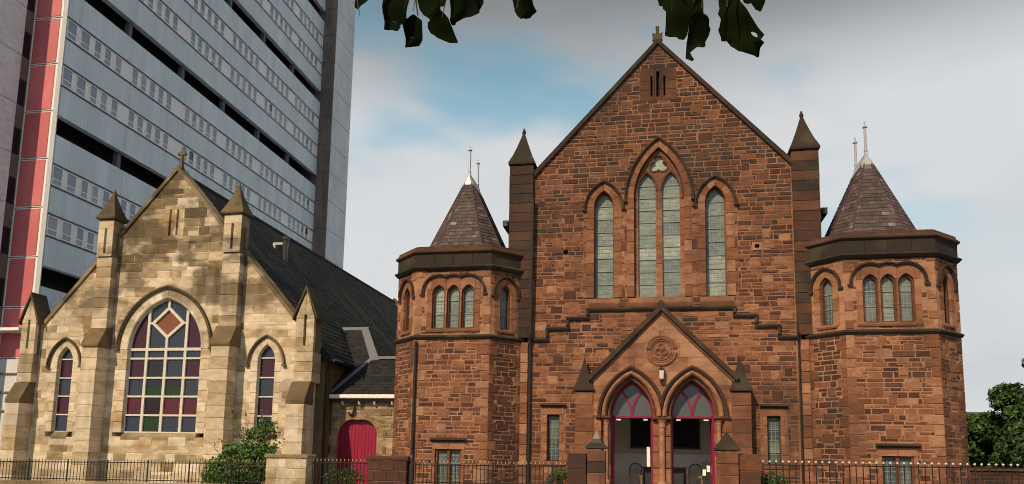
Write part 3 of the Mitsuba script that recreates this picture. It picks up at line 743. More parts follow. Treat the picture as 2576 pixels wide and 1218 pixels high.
# ------------------------------------------------------------------ the two towers
SL = lambda: (np.clip(rng.normal(0.5, 0.12), 0.15, 0.8) if rng.random() > 0.10 else U(0.75, 1.0), 0.2)
for s in (-1, 1):
    CX, HF, CF, YF, YB = s * 6.58, 1.25, 0.89, -0.90, 3.95
    tw = key(church + '__tower')
    plan = [(CX - HF, YF), (CX + HF, YF), (CX + HF + CF, YF + CF), (CX + HF + CF, YB - CF), (CX + HF, YB), (CX - HF, YB), (CX - HF - CF, YB - CF), (CX - HF - CF, YF + CF)]
    core = offset(plan, -0.32); a_ = MB().loft([at(core, 0), at(core, 8.1)]).arr()
    scene[tw] = mikit.ply((a_[0], a_[1]), 'recess_dark')
    for i in range(8):
        p0, p1 = np.array(plan[i]), np.array(plan[(i + 1) % 8]); w = np.linalg.norm(p1 - p0)
        fr = Frame((*p0, 0), (*(p1 - p0), 0))
        inner = (i == 3 and s < 0) or (i == 7 and s > 0)          # the side against the nave
        front, cham = i == 0, i in (1, 7) and not inner
        cham = i in (1, 7); side = (i == 2 and s > 0) or (i == 6 and s < 0)
        face = sbox(0, 0, w, 8.1); holes, solid = [], []
        if front:
            c = w / 2 - s * 0.03
            lts = [arch_poly(0.165, 6.86, 0.24, c + k * 0.49, jamb=5.76) for k in (-1, 0, 1)]
            up = unary_union([*[arch_poly(0.48, 6.93, 0.47, c + k * 0.49, jamb=5.66) for k in (-1, 0, 1)]]).intersection(sbox(c - 0.88, 5, c + 0.88, 9)).union(sbox(c - 0.88, 5.66, c + 0.88, 6.93))
            lo = sbox(w / 2 - 0.52, 0.6, w / 2 + 0.52, 2.07)
            hp = unary_union([arch_poly(0.60, 6.86, 0.58, c + k * 0.49, jamb=6.8) for k in (-1, 0, 1)])
            holes = [up, lo]; solid = [hp, sbox(w / 2 - 0.6, 2.07, w / 2 + 0.6, 2.22)]
        elif cham:
            c = w / 2 + (-0.04 if i == 1 else 0.04)
            lts = [arch_poly(0.16, 6.86, 0.26, c, jamb=5.76)]
            up = arch_poly(0.42, 6.86, 0.52, c, jamb=5.66)
            hp = arch_poly(0.54, 6.80, 0.66, c, jamb=6.74); holes, solid = [up], [hp]
        base = face.difference(unary_union(holes)) if holes else face
        put(tw, 'wall', MB().prism(fr, base, -0.30, 0, (0.93, 0.0)), 'red_stone')
        if front or cham or side:
            zs_ = [(0.4, 5.36), (5.53, 7.64)]
            for za, zb in zs_:
                reg = sbox(0.0, za, w, zb)
                if holes: reg = reg.difference(unary_union(holes + solid).buffer(0.004))
                z = za; k = 0
                while z < zb - 0.05:           # corner stones, long and short in turn
                    h = min(U(0.24, 0.34), zb - z)
                    if zb - z - h < 0.12: h = zb - z
                    for end in (0, 1):
                        L = (0.42 if (k + end) % 2 else 0.24) * (1 if front or side else 0.75)
                        q = sbox(0.0, z, L, z + h) if end == 0 else sbox(w - L, z, w, z + h)
                        if q.intersection(reg).area > q.area * 0.98:
                            r_ = q.bounds; stone(church, tw, fr, q, 'red_stone', (U(0.62, 0.97) if front or side else U(0.4, 0.8), U(0, 0.12)), 0.022, rect=(r_[0] + (0.008 if end else -0.008), r_[2] - (-0.008 if end else 0.008), r_[1] + 0.008, r_[3] - 0.008), rough=0.006)
                        reg = reg.difference(q.buffer(0.002))
                    z += h; k += 1
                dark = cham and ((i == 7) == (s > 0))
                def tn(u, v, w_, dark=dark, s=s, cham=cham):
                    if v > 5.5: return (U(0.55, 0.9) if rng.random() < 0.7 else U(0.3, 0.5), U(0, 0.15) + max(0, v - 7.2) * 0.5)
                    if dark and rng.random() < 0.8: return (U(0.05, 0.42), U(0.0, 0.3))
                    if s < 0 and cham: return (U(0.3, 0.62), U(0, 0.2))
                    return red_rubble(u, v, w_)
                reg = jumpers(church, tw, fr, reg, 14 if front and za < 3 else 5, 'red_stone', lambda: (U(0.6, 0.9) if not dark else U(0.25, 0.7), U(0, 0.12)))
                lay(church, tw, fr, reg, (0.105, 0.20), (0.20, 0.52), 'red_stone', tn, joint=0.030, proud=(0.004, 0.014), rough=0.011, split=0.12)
        if front or cham:
            wk = key(tw + '__window')
            pl = up.difference(unary_union(lts))
            a_ = MB().prism(fr, unary_union([L.buffer(0.055) for L in lts]).intersection(up).difference(unary_union(lts)), -0.24, -0.06, (0.5, 0.2)).arr()
            scene[wk] = mikit.ply((a_[0], a_[1]), 'red_stone', uv=a_[2])
        cuts = []
        if front:
            cuts = [[(c + k * 0.245, 7.0), (c + k * 0.245, 9)] for k in (-3, -1, 1, 3)] + [[(-1, zz_), (9, zz_)] for zz_ in (6.22, 6.62, 7.0)]
        elif cham: cuts = [[(c, 7.0), (c, 9)]] + [[(-1, zz_), (9, zz_)] for zz_ in (6.1, 6.45, 6.86)]
        if cuts:
            pl = up.difference(unary_union([L.buffer(0.055) for L in lts]))
            n0 = dict(counts); split_plate(tw, fr, pl, cuts, -0.24, 0.014, 'red_stone', lambda: (U(0.66, 0.92) if not (cham and s * (1 if i == 7 else -1) > 0 and False) else 0.5, U(0, 0.1)))
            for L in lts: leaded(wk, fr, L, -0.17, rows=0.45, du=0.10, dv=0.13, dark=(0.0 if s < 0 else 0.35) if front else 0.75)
            A = unary_union([arch_poly(0.50, 6.93, 0.49, c + k * 0.49, jamb=6.86) for k in (-1, 0, 1)]) if front else arch_poly(0.44, 6.86, 0.54, c, jamb=6.80)
            B = unary_union([arch_poly(0.575, 6.93, 0.575, c + k * 0.49, jamb=6.86) for k in (-1, 0, 1)]) if front else arch_poly(0.515, 6.86, 0.625, c, jamb=6.80)
            P = B.difference(A); b_ = A.bounds; zf = 6.86 if front else 6.80
            P = unary_union([P, sbox(b_[0] - 0.13, zf - 0.06, b_[0] + 0.01, zf + 0.01), sbox(b_[2] - 0.01, zf - 0.06, b_[2] + 0.13, zf + 0.01)]).intersection(sbox(0.01, 0, w - 0.01, 9))
            put(wk, 'hood_mould', MB().prism(fr, P, -0.02, 0.07, (0.3, 0.55)).prism(fr, B.difference(A.buffer(0.035)).intersection(sbox(0.01, 6.9, w - 0.01, 9)), 0.05, 0.10, (0.3, 0.6)), 'red_stone')
            profile(m := MB(), fr, b_[0] + 0.1, b_[2] - 0.1, [(-0.24, 5.76), (-0.1, 5.755), (0.04, 5.66), (0.04, 5.60), (-0.24, 5.60)], (0.65, 0.2)); put(wk, 'sill', m, 'red_stone')
        if front:
            wk = key(tw + '__low_window'); c = w / 2
            gl = [sbox(c - 0.365, 0.62, c - 0.045, 1.82), sbox(c + 0.045, 0.62, c + 0.365, 1.82)]
            a_ = MB().prism(fr, sbox(c - 0.43, 0.6, c + 0.43, 1.86).difference(unary_union(gl)), -0.24, -0.05, (0.62, 0.1)).arr()
            scene[wk] = mikit.ply((a_[0], a_[1]), 'red_stone', uv=a_[2])
            split_plate(wk, fr, lo.difference(sbox(c - 0.43, 0.5, c + 0.43, 1.86)), [[(0, z_), (w, z_)] for z_ in (0.95, 1.3, 1.62, 1.86)] + [[(c, 1.87), (c, 2.1)]], -0.24, 0.016, 'red_stone', lambda: (U(0.7, 0.93), 0), 'surround_stone')
            for g in gl: leaded(wk, fr, g, -0.14, rows=0.4, du=0.10, dv=0.13, dark=0.7)
            profile(m := MB(), fr, c - 0.58, c + 0.58, [(-0.02, 2.10), (0.07, 2.10), (0.14, 2.15), (0.13, 2.19), (-0.02, 2.23)], (0.3, 0.7)); put(wk, 'label_mould', m, 'red_stone')
    put(tw, 'string_course', MB().loft([at(offset(plan, e), z) for e, z in ((-0.02, 5.36), (0.05, 5.37), (0.10, 5.43), (0.10, 5.46), (-0.02, 5.53))], (0.25, 0.9), caps=False), 'red_stone')
    put(tw, 'cornice', MB().loft([at(offset(plan, e), z) for e, z in ((-0.02, 7.62), (0.07, 7.63), (0.15, 7.71), (0.15, 7.75), (0.045, 7.80), (-0.02, 7.81))], (0.1, 1.15), caps=False), 'red_stone')
    for i in range(8):                         # frieze stones of the parapet
        p0, p1 = offset(plan, 0.05)[i], offset(plan, 0.05)[(i + 1) % 8]; w = np.linalg.norm(p1 - p0); n = max(1, round(w / 0.62))
        fr = Frame((*p0, 0), (*(p1 - p0), 0)); uu = np.linspace(0, w, n + 1)
        for k in range(n): put(tw, 'parapet_stone', MB().fbox(fr, uu[k] + 0.004, uu[k + 1] - 0.004, 7.80, 8.185, -0.35, U(-0.003, 0.004), (U(0.05, 0.3), U(0.85, 1.1)), ch=0.006), 'red_stone')
    put(tw, 'parapet_coping', MB().loft([at(offset(plan, e), z) for e, z in ((-0.3, 8.18), (0.06, 8.18), (0.13, 8.23), (0.13, 8.28), (0.04, 8.36), (0.02, 8.44), (-0.10, 8.48), (-0.33, 8.46), (-0.36, 8.1))], (0.4, 0.62), caps=False), 'red_stone')
    put(tw, 'gutter_floor', MB().loft([at(offset(plan, -0.3), 8.08), at(offset(plan, -0.3), 8.13)]), 'lead')
    # slated roof with a short ridge
    rf = key(tw + '__roof'); hx, y0, y1, ch, zb, zt = 1.47, -0.22, 3.27, 0.62, 8.30, 11.15
    base = np.array([(CX - hx + ch, y0), (CX + hx - ch, y0), (CX + hx, y0 + ch), (CX + hx, y1 - ch), (CX + hx - ch, y1), (CX - hx + ch, y1), (CX - hx, y1 - ch), (CX - hx, y0 + ch)])
    tx, ty0, ty1, tc = 0.17, 0.90 - 0.17, 2.15 + 0.17, 0.07
    top = np.array([(CX - tx + tc, ty0), (CX + tx - tc, ty0), (CX + tx, ty0 + tc), (CX + tx, ty1 - tc), (CX + tx - tc, ty1), (CX - tx + tc, ty1), (CX - tx, ty1 - tc), (CX - tx, ty0 + tc)])
    a_ = MB().loft([at(base, zb), at(top, zt)], (0.2, 0.1)).arr()
    scene[rf] = mikit.ply((a_[0], a_[1]), 'slate', uv=a_[2])
    for i in (0, 1, 2, 6, 7):
        A, B, Cc, D_ = np.array([*base[i], zb]), np.array([*base[(i + 1) % 8], zb]), np.array([*top[(i + 1) % 8], zt]), np.array([*top[i], zt])
        Uv = (B - A) / np.linalg.norm(B - A); Nn = np.cross(B - A, D_ - A); Nn /= np.linalg.norm(Nn); Vv = np.cross(Nn, Uv)
        fr = Frame(A, Uv, Vv); loc = [((P - A) @ Uv, (P - A) @ Vv) for P in (A, B, Cc, D_)]
        P = Polygon(loc).buffer(0.004); L = loc[2][1]; v = 0.0; row = 0
        while v < L:
            x0, x1 = P.bounds[0], P.bounds[2]; u = x0 - (0.10 if row % 2 else 0.0) - U(0, 0.02)
            while u < x1:
                w_ = U(0.17, 0.21); bx = sbox(u + 0.003, v, u + w_ - 0.003, min(v + 0.155, L)); g = bx.intersection(P)
                if g.area > 0.002 and g.geom_type == 'Polygon':
                    uv = SL(); lift = U(0.012, 0.02)
                    c_ = np.asarray(g.exterior.coords)[:-1]
                    if len(c_) == 4 or True:
                        dd = lift * (1 - (c_[:, 1] - v) / 0.155) + 0.003
                        mm = MB(); n_ = len(c_); mm.add(fr(np.vstack([np.c_[c_, dd], np.c_[c_, np.full(n_, -0.004)]])), [(0, i_, i_ + 1) for i_ in range(1, n_ - 1)] + [(i_, (i_ + 1) % n_, n_ + (i_ + 1) % n_) for i_ in range(n_)] + [(i_, n_ + (i_ + 1) % n_, n_ + i_) for i_ in range(n_)], uv)
                        Pc = fr(np.array([*g.centroid.coords[0], 0]))
                        STONES.setdefault('roof_slates', []).append((g.area * seen(Pc, fr.N), rf, *mm.arr(), 'slate', 'slate'))
                u += w_
            v += 0.14; row += 1
        put(rf, 'hip', MB().tube([fr(np.array([*loc[1], 0.01])), fr(np.array([*loc[2], 0.01]))], 0.022, 5, (0.4, 0)), 'slate')
    put(rf, 'lead_cap', MB().loft([at(offset(top, 0.03), zt - 0.05), at(offset(top, 0.025), zt + 0.02), at((top - [CX, 1.525]) * [0.35, 0.92] + [CX, 1.525], zt + 0.30), at((top - [CX, 1.525]) * [0.2, 0.86] + [CX, 1.525], zt + 0.42)]), 'lead')
    for yy in (0.90, 2.15):
        put(rf, 'finial', MB().lathe((CX, yy, zt + 0.25), [(0.10, 0), (0.06, 0.12), (0.052, 0.22), (0.065, 0.24), (0.045, 0.28), (0.040, 1.02), (0.075, 1.04), (0.075, 1.07), (0.03, 1.10), (0.02, 1.16), (0.03, 1.2), (0.012, 1.26)], 10), 'lead', smooth=30)
put(church, 'drainpipe', MB().tube([(-7.74, -0.98, 0.4), (-7.74, -0.98, 5.3)], 0.05, 8), 'black_iron')
flush('red_church', 300)
L = sorted(STONES.pop('roof_slates'), key=lambda q: -q[0])
for q in L[:300]:
    k = key(q[1] + '__slate'); scene[k] = mikit.ply((q[2], q[3]), 'slate', uv=q[4])
mb = MB()
for q in L[300:]: mb.add(q[2], q[3], q[4])
put(church, 'slating', mb, 'slate', kind='stuff')

# ------------------------------------------------------------------ inside the porch
m = MB().box(-1.75, 1.80, 3.62, 3.7, 0.85, 4.7).box(-1.83, -1.75, 0.6, 3.62, 0.85, 4.7).box(1.80, 1.88, 0.6, 3.62, 0.85, 4.7).box(-1.75, 1.80, 0.6, 3.62, 4.62, 4.7)
put(church, 'porch_wall', m, 'inside_wall')
for k_ in range(2): put(church, 'step', MB().box(-1.9 - 0.12 * k_, 1.97 + 0.12 * k_, -0.72 - 0.32 * k_, -0.41 - 0.32 * k_, 0.40, 0.58 - 0.09 * k_), 'red_stone')
put(church, 'porch_floor', MB().box(-1.75, 1.80, -0.38, 3.62, 0.40, 0.66), 'inside_wall')
put(church, 'dado', MB().box(-1.745, 1.795, 3.595, 3.617, 0.665, 1.80), 'white_paint')
put(church, 'dado_rail', MB().box(-1.74, 1.79, 3.585, 3.615, 1.80, 1.86).box(-1.74, 1.79, 3.60, 3.618, 1.0, 1.08), 'white_paint')
m = MB()
t = thing('notice_sheet', 'long white notice sheet hanging inside the left church doorway', 'notice'); put(t, 'sheet', MB().fbox(Frame((0.035 - 0.925 + 0.50, 0.62, 0), (1, 0, 0)), -0.05, 0.05, 1.42, 2.05, -0.004, 0.004), 'white_paint')
put(t, 'clip', MB().box(0.035 - 0.925 + 0.48, 0.035 - 0.925 + 0.55, 0.61, 0.63, 2.05, 2.08), 'black_iron')
t = thing('notice_board', 'large black notice board on the pale wall inside the open church doors', 'notice board')
put(t, 'board', MB().box(-1.05, 1.36, 3.55, 3.58, 2.10, 3.35), 'notice_black')
put(t, 'frame', MB().box(-1.08, 1.39, 3.54, 3.60, 2.04, 2.095).box(-1.08, 1.39, 3.54, 3.60, 3.355, 3.40), 'dark_wood')
t = thing('hall_table', 'dark wooden table standing inside behind the open church doors', 'table')
put(t, 'tabletop', MB().box(-0.62, 0.86, 2.3, 2.9, 1.56, 1.60), 'dark_wood')
for x in (-0.56, 0.80):
    for y in (2.36, 2.84): put(t, 'leg', MB().box(x - 0.03, x + 0.03, y - 0.03, y + 0.03, 0.855, 1.558), 'dark_wood')
put(t, 'apron', MB().box(-0.58, 0.82, 2.33, 2.36, 1.40, 1.558), 'dark_wood')
for cx, cy, lab in ((-0.83, 1.75, 'wooden chair with round grey back seen through the left church door'), (1.12, 1.75, 'wooden chair with pale grey back seen through the right church door')):
    t = thing('wooden_chair', lab, 'chair', 'chairs inside the church porch')
    put(t, 'seat', MB().box(cx - 0.21, cx + 0.21, cy - 0.2, cy + 0.22, 1.27, 1.32), 'chair_wood')
    for q in (-1, 1):
        put(t, 'leg', MB().tube([(cx + q * 0.19, cy - 0.17, 0.855), (cx + q * 0.19, cy - 0.17, 1.27)], 0.02, 6), 'chair_wood')
        put(t, 'leg', MB().tube([(cx + q * 0.19, cy + 0.19, 0.855), (cx + q * 0.20, cy + 0.20, 1.42)], 0.02, 6), 'chair_wood')
    aa = np.linspace(0, np.pi, 13)
    put(t, 'back_frame', MB().tube([(cx + 0.20, cy + 0.20, 1.30), *[(cx + 0.20 * math.cos(a), cy + 0.21, 1.52 + 0.20 * math.sin(a)) for a in aa], (cx - 0.20, cy + 0.20, 1.30)], 0.022, 6), 'dark_wood')
    put(t, 'backrest', MB().prism(Frame((cx, cy + 0.21, 0), (1, 0, 0)), sbox(-0.17, 1.40, 0.17, 1.53).union(Point(0, 1.53).buffer(0.165)), -0.012, 0.012), 'chair_grey')
t = thing('leaflet_stand', 'black stand holding pale sheets just inside the right hand church door', 'stand')
put(t, 'post', MB().box(1.40, 1.44, 1.0, 1.04, 0.855, 1.86), 'black_iron'); put(t, 'base', MB().box(1.27, 1.57, 0.9, 1.2, 0.852, 0.87), 'black_iron')
put(t, 'rack', MB().fbox(Frame((1.42, 0.98, 0), (1, 0, 0)), -0.14, 0.14, 1.25, 1.80, -0.02, 0.02, ch=0.01), 'black_iron'); put(t, 'leaflet', MB().box(1.30, 1.40, 0.93, 0.955, 1.36, 1.56), 'white_paint'); put(t, 'leaflet', MB().box(1.43, 1.53, 0.93, 0.955, 1.48, 1.68), 'white_paint')
for k_ in list(scene):
    if k_.startswith(('hall_table', 'wooden_chair', 'leaflet_stand')): scene[k_]['to_world'] = T().translate([0, 0, -0.19])
t = thing('wall_lantern', 'small pale wall lantern fixed between the two church door arches', 'lantern')
put(t, 'glass', MB().loft([np.array([(0.035 + x * k, -0.53 + y * k, z) for x, y in ((-1, -1), (1, -1), (1, 1), (-1, 1))]) for k, z in ((0.055, 4.12), (0.075, 4.38))]), 'cream_paint')
put(t, 'hood', MB().loft([np.array([(0.035 + x * k, -0.53 + y * k, z) for x, y in ((-1, -1), (1, -1), (1, 1), (-1, 1))]) for k, z in ((0.09, 4.38), (0.09, 4.40), (0.03, 4.47))]), 'black_iron')
put(t, 'base', MB().box(-0.035, 0.105, -0.60, -0.46, 4.07, 4.118), 'black_iron'); put(t, 'bracket', MB().tube([(0.035, -0.40, 4.30), (0.035, -0.46, 4.30)], 0.02, 6), 'black_iron')

# ------------------------------------------------------------------ the blond stone hall
hall = thing('stone_hall', 'blond sandstone gabled hall with coloured glass windows and four buttresses', 'church hall')
HC = -17.45
hw = hall + '__wall'
hz = lambda x: 11.97 - 1.14 * abs(x - HC)
gab = Polygon([(HC - 5.62, 0.0), (HC + 5.62, 0.0), (HC + 5.62, hz(HC + 5.62)), (HC, 11.97), (HC - 5.62, hz(HC - 5.62))])
ob = arch_poly(1.47, 5.28, 1.86, HC, jamb=2.28); osur = arch_poly(1.80, 5.28, 2.18, HC, jamb=2.14)
sm = [(-21.45), (-13.45)]
os_ = [arch_poly(0.33, 4.92, 0.46, x, jamb=2.29) for x in sm]; ss_ = [arch_poly(0.56, 4.80, 0.80, x, jamb=2.10) for x in sm]
hs = [Polygon([(x - 0.045, 9.48), (x + 0.045, 9.48), (x + 0.045, 10.42), (x, 10.48), (x - 0.045, 10.42)]) for x in (HC - 0.165, HC + 0.13)]
ssl = sbox(HC - 0.42, 9.30, HC + 0.40, 10.62)
put(hall, 'wall', MB().prism(FRONT, gab.difference(unary_union([osur, *ss_, *hs])), -0.55, 0.0, (0.88, 0.05)), 'blond_stone')
LB = lambda: (U(0.68, 0.97), U(0, 0.06))
bx_ = unary_union([sbox(-20.26, 0, -19.66, 10.6), sbox(-15.22, 0, -14.53, 10.6), sbox(-23.3, 0, -22.55, 7), sbox(-12.35, 0, -11.6, 7)])


def blond_tone(u, v, w):
    hi = np.clip((v - 6.8) / 4.0, 0, 1)
    t = U(0.52, 1.0) - U(0.1, 0.45) * hi * (rng.random() < 0.85) - (U(0.15, 0.4) if rng.random() < 0.12 else 0)
    return (np.clip(t, 0.08, 1), np.clip(hi * U(0.0, 0.60) + (U(0.2, 0.45) if rng.random() < 0.08 else U(0, 0.06)), 0, 1))


hh_area = unary_union([arch_poly(1.93, 5.30, 2.31, HC, jamb=5.2), *[arch_poly(0.70, 4.75, 0.98, x, jamb=4.6) for x in sm]])
reg = gab.buffer(-0.02).intersection(sbox(-40, 0.3, 0, 12)).difference(unary_union([osur, *ss_, bx_, ssl, hh_area]).buffer(0.003))
lay('stone_hall', hw, FRONT, reg, (0.25, 0.40), (0.38, 0.95), 'blond_stone', blond_tone, joint=0.012, proud=(0.006, 0.016), rough=0.006, split=0.12)
split_plate(hall, FRONT, ssl.difference(unary_union(hs)), [[(HC - 1, z), (HC + 1, z)] for z in (9.46, 9.95, 10.45)] + [[(HC - 0.02, 9), (HC - 0.02, 11)]], -0.3, 0.012, 'blond_stone', lambda: (U(0.5, 0.75), U(0, 0.1)))
put(hall, 'slot_dark', MB().box(HC - 0.4, HC + 0.4, 0.2, 0.23, 9.4, 10.6), 'recess_dark')
# copings and crosses
m = MB()
for s in (-1, 1):
    P = Polygon([(HC + s * 5.80, hz(HC + 5.80) - 0.06), (HC + s * 5.80, hz(HC + 5.80) + 0.12), (HC, 12.12), (HC, 11.94)])
    m.prism(FRONT, P, -0.50, 0.07, (0.45, 0.45))
put(hall, 'coping', m, 'blond_stone')
put(hall, 'cross', MB().prism(Frame((HC, 0.15, 0), (1, 0, 0)), unary_union([Polygon([(-.05, 12.3), (.05, 12.3), (.035, 12.6), (-.035, 12.6)]), Point(0, 12.66).buffer(0.075), sbox(-0.16, 12.60, 0.16, 12.70), Point(-0.13, 12.65).buffer(0.05), Point(0.13, 12.65).buffer(0.05)]), -0.05, 0.05, (0.3, 0.7)).loft([np.array([(HC + x * k, 0.15 + y * k, z) for x, y in ((-1, -1), (1, -1), (1, 1), (-1, 1))]) for k, z in ((0.10, 12.06), (0.07, 12.16), (0.05, 12.36))], (0.3, 0.7)), 'blond_stone')
# big window
bw = hall + '__big_window'
vx = [HC - 0.765, HC, HC + 0.765]; tz = [5.28, 4.95, 4.25, 3.58, 2.91]
dia = [(HC, 6.79), (HC + 0.60, 6.24), (HC, 5.72), (HC - 0.60, 6.24)]
bars = [LineString([(x, 2.2), (x, 5.28)]).buffer(0.05) for x in vx] + [LineString([(x, 5.2), (x, 7.2)]).buffer(0.05) for x in (vx[0], vx[2])]
bars += [LineString([(HC - 2, z), (HC + 2, z)]).buffer(0.05 if z == 5.28 else 0.032) for z in tz] + [LineString([*dia, dia[0]]).buffer(0.05, join_style=2)]
bars += [LineString([(HC, 5.28), (HC, 5.72)]).buffer(0.045), LineString([(HC, 6.79), (HC, 7.3)]).buffer(0.045), LineString([(vx[0], 6.24), (HC - 0.6, 6.24)]).buffer(0.035), LineString([(HC + 0.6, 6.24), (vx[2], 6.24)]).buffer(0.035)]
bars = unary_union(bars).intersection(ob)
put(hall, 'big_window', MB().prism(FRONT, bars.union(ob.difference(ob.buffer(-0.045))), -0.30, -0.10), 'cream_paint')
for g in ob.buffer(-0.02).difference(bars).geoms:
    c = g.centroid; col = sum(c.x > x for x in vx); mat = 'pane_blue'
    if c.y > 5.3:
        mat = 'pane_purple' if col in (0, 3) else 'pane_blue'
        if abs(c.x - HC) < 0.1 and abs(c.y - 6.24) < 0.15: mat = 'wood_board'
    else:
        row = sum(c.y < z for z in tz[1:])
        mat = [['pane_blue'] * 4, ['pane_purple', 'pane_grey', 'pane_blue', 'pane_purple'], ['pane_blue', 'pane_green', 'pane_green', 'pane_blue'], ['pane_crimson', 'pane_maroon', 'pane_crimson', 'pane_crimson'], ['pane_blue', 'pane_green', 'pane_blue', 'pane_blue']][row][col]
    for gg, mm_ in ([(g.intersection(sbox(-40, c.y + 0.02, 0, 20)), 'pane_grey'), (g.intersection(sbox(-40, 0, 0, c.y + 0.015)), 'pane_green')] if mat == 'pane_green' and c.y > 3.3 else [(g, mat)]):
        put(bw, 'pane', MB().prism(FRONT, gg, -0.24, -0.165 + U(0, 0.004)), mm_)
voussoirs(bw, FRONT, 1.46, 1.80, 5.28, 1.85, 2.18, HC, -0.40, 0.016, 'blond_stone', LB, n=5, jamb=2.28, jn=8)
put(bw, 'roll_moulding', MB().tube([(x, 0.0, z) for x, z in arch(1.50, 5.28, 1.89, HC, 16)], 0.05, 6, (0.9, 0)), 'blond_stone')
hood(bw, FRONT, 1.80, 5.30, 2.18, HC, 'blond_stone', (0.25, 0.75), w=0.10, d=0.09, drop=-0.0)
profile(m := MB(), FRONT, HC - 1.455, HC + 1.455, [(-0.36, 2.30), (-0.12, 2.285), (0.012, 2.14), (0.012, 2.02), (-0.36, 2.02)], (0.5, 0.3)); put(bw, 'sill', m, 'blond_stone')
for x in sm:
    wk = key(hall + '__small_window'); o = arch_poly(0.33, 4.92, 0.46, x, jamb=2.29)
    zb = [2.29, 2.91, 3.58, 4.25, 4.94, 5.5]
    trs = unary_union([sbox(x - 1, z - 0.022, x + 1, z + 0.022) for z in zb[1:-1]]).intersection(o)
    a_ = MB().prism(FRONT, trs.union(o.difference(o.buffer(-0.022))), -0.30, -0.11).arr(); scene[wk] = mikit.ply((a_[0], a_[1]), 'cream_paint')
    for i in range(5): put(wk, 'pane', MB().prism(FRONT, o.buffer(-0.01).intersection(sbox(x - 1, zb[i] + 0.015, x + 1, zb[i + 1] - 0.015)), -0.24, -0.17 + U(0, .004)), ['pane_blue', 'pane_purple', 'pane_blue', 'pane_purple', 'pane_blue'][i])
    voussoirs(wk, FRONT, 0.325, 0.56, 4.80, 0.60, 0.80, x, -0.36, 0.014, 'blond_stone', LB, n=3, jamb=2.28, jn=7)
    hood(wk, FRONT, 0.64, 4.68, 0.98, x, 'blond_stone', (0.25, 0.72), w=0.075, d=0.08, drop=0.0)
    profile(m := MB(), FRONT, x - 0.32, x + 0.32, [(-0.33, 2.30), (-0.11, 2.285), (0.02, 2.12), (0.02, 2.03), (-0.33, 2.03)], (0.45, 0.35)); put(wk, 'sill', m, 'blond_stone')
# buttresses between the windows, with slotted turrets
for x0, x1 in ((-20.25, -19.64), (-15.20, -14.53)):
    bk = key(hall + '__buttress')
    LT = lambda: (U(0.6, 0.95), U(0, 0.12))
    c_ = blocks(bk, x0, x1, -0.65, -0.02, 0.3, 5.30, 'blond_stone', LT, h=0.40); a_ = c_.arr(); scene[bk] = mikit.ply((a_[0], a_[1]), 'blond_stone', uv=a_[2])
    m = MB(); sf = Frame((x0, 0, 0), (1, 0, 0)); profile(m, sf, -0.05, x1 - x0 + 0.05, [(-0.02, 5.30), (0.70, 5.30), (0.70, 5.38), (0.33, 6.02), (-0.02, 6.05)], (0.25, 0.5)); put(bk, 'weathering', m, 'blond_stone')
    blocks(bk, x0, x1, -0.32, -0.02, 6.0, 8.66, 'blond_stone', lambda: (U(0.55, 0.92), U(0, 0.25)), h=0.4)
    y0, y1 = -0.38, 0.16; TF = Frame((x0, y0, 0), (1, 0, 0)); w = x1 - x0
    slot = sbox(w / 2 - 0.05, 8.78, w / 2 + 0.05, 9.62).union(Point(w / 2, 9.66).buffer(0.055))
    put(bk, 'turret', MB().box(x0 + 0.02, x1 - 0.02, y0 + 0.14, y1, 8.66, 10.02, (0.3, 0.5)), 'blond_stone')
    split_plate(bk, TF, sbox(0, 8.67, w, 10.02).difference(slot), [[(-1, 9.15), (2, 9.15)], [(-1, 9.72), (2, 9.72)]], -0.14, 0.0, 'blond_stone', lambda: (U(0.6, 0.85), U(0, 0.2)), 'turret_stone')
    SF = Frame((x1 + 0.004, y0 + 0.01, 0), (0, 1, 0)); split_plate(bk, SF, sbox(0, 8.67, y1 - y0 - 0.02, 10.02).difference(sbox(0.18, 8.8, 0.34, 9.6)), [[(-1, 9.15), (2, 9.15)], [(-1, 9.6), (2, 9.6)]], -0.08, 0.004, 'blond_stone', lambda: (U(0.35, 0.6), U(0.2, 0.5)), 'turret_stone')
    put(bk, 'cap', pyramid(x0 - 0.02, x1 + 0.02, y0 - 0.02, y1 + 0.02, 10.08, 11.22, uv=(0.3, 0.75), lip=0.06, over=0.08, concave=0.08), 'blond_stone')
    put(bk, 'finial', MB().lathe(((x0 + x1) / 2, (y0 + y1) / 2, 11.12), [(0.05, 0), (0.07, 0.06), (0.05, 0.13), (0.015, 0.18)], 8, (0.4, 0.5)), 'blond_stone')
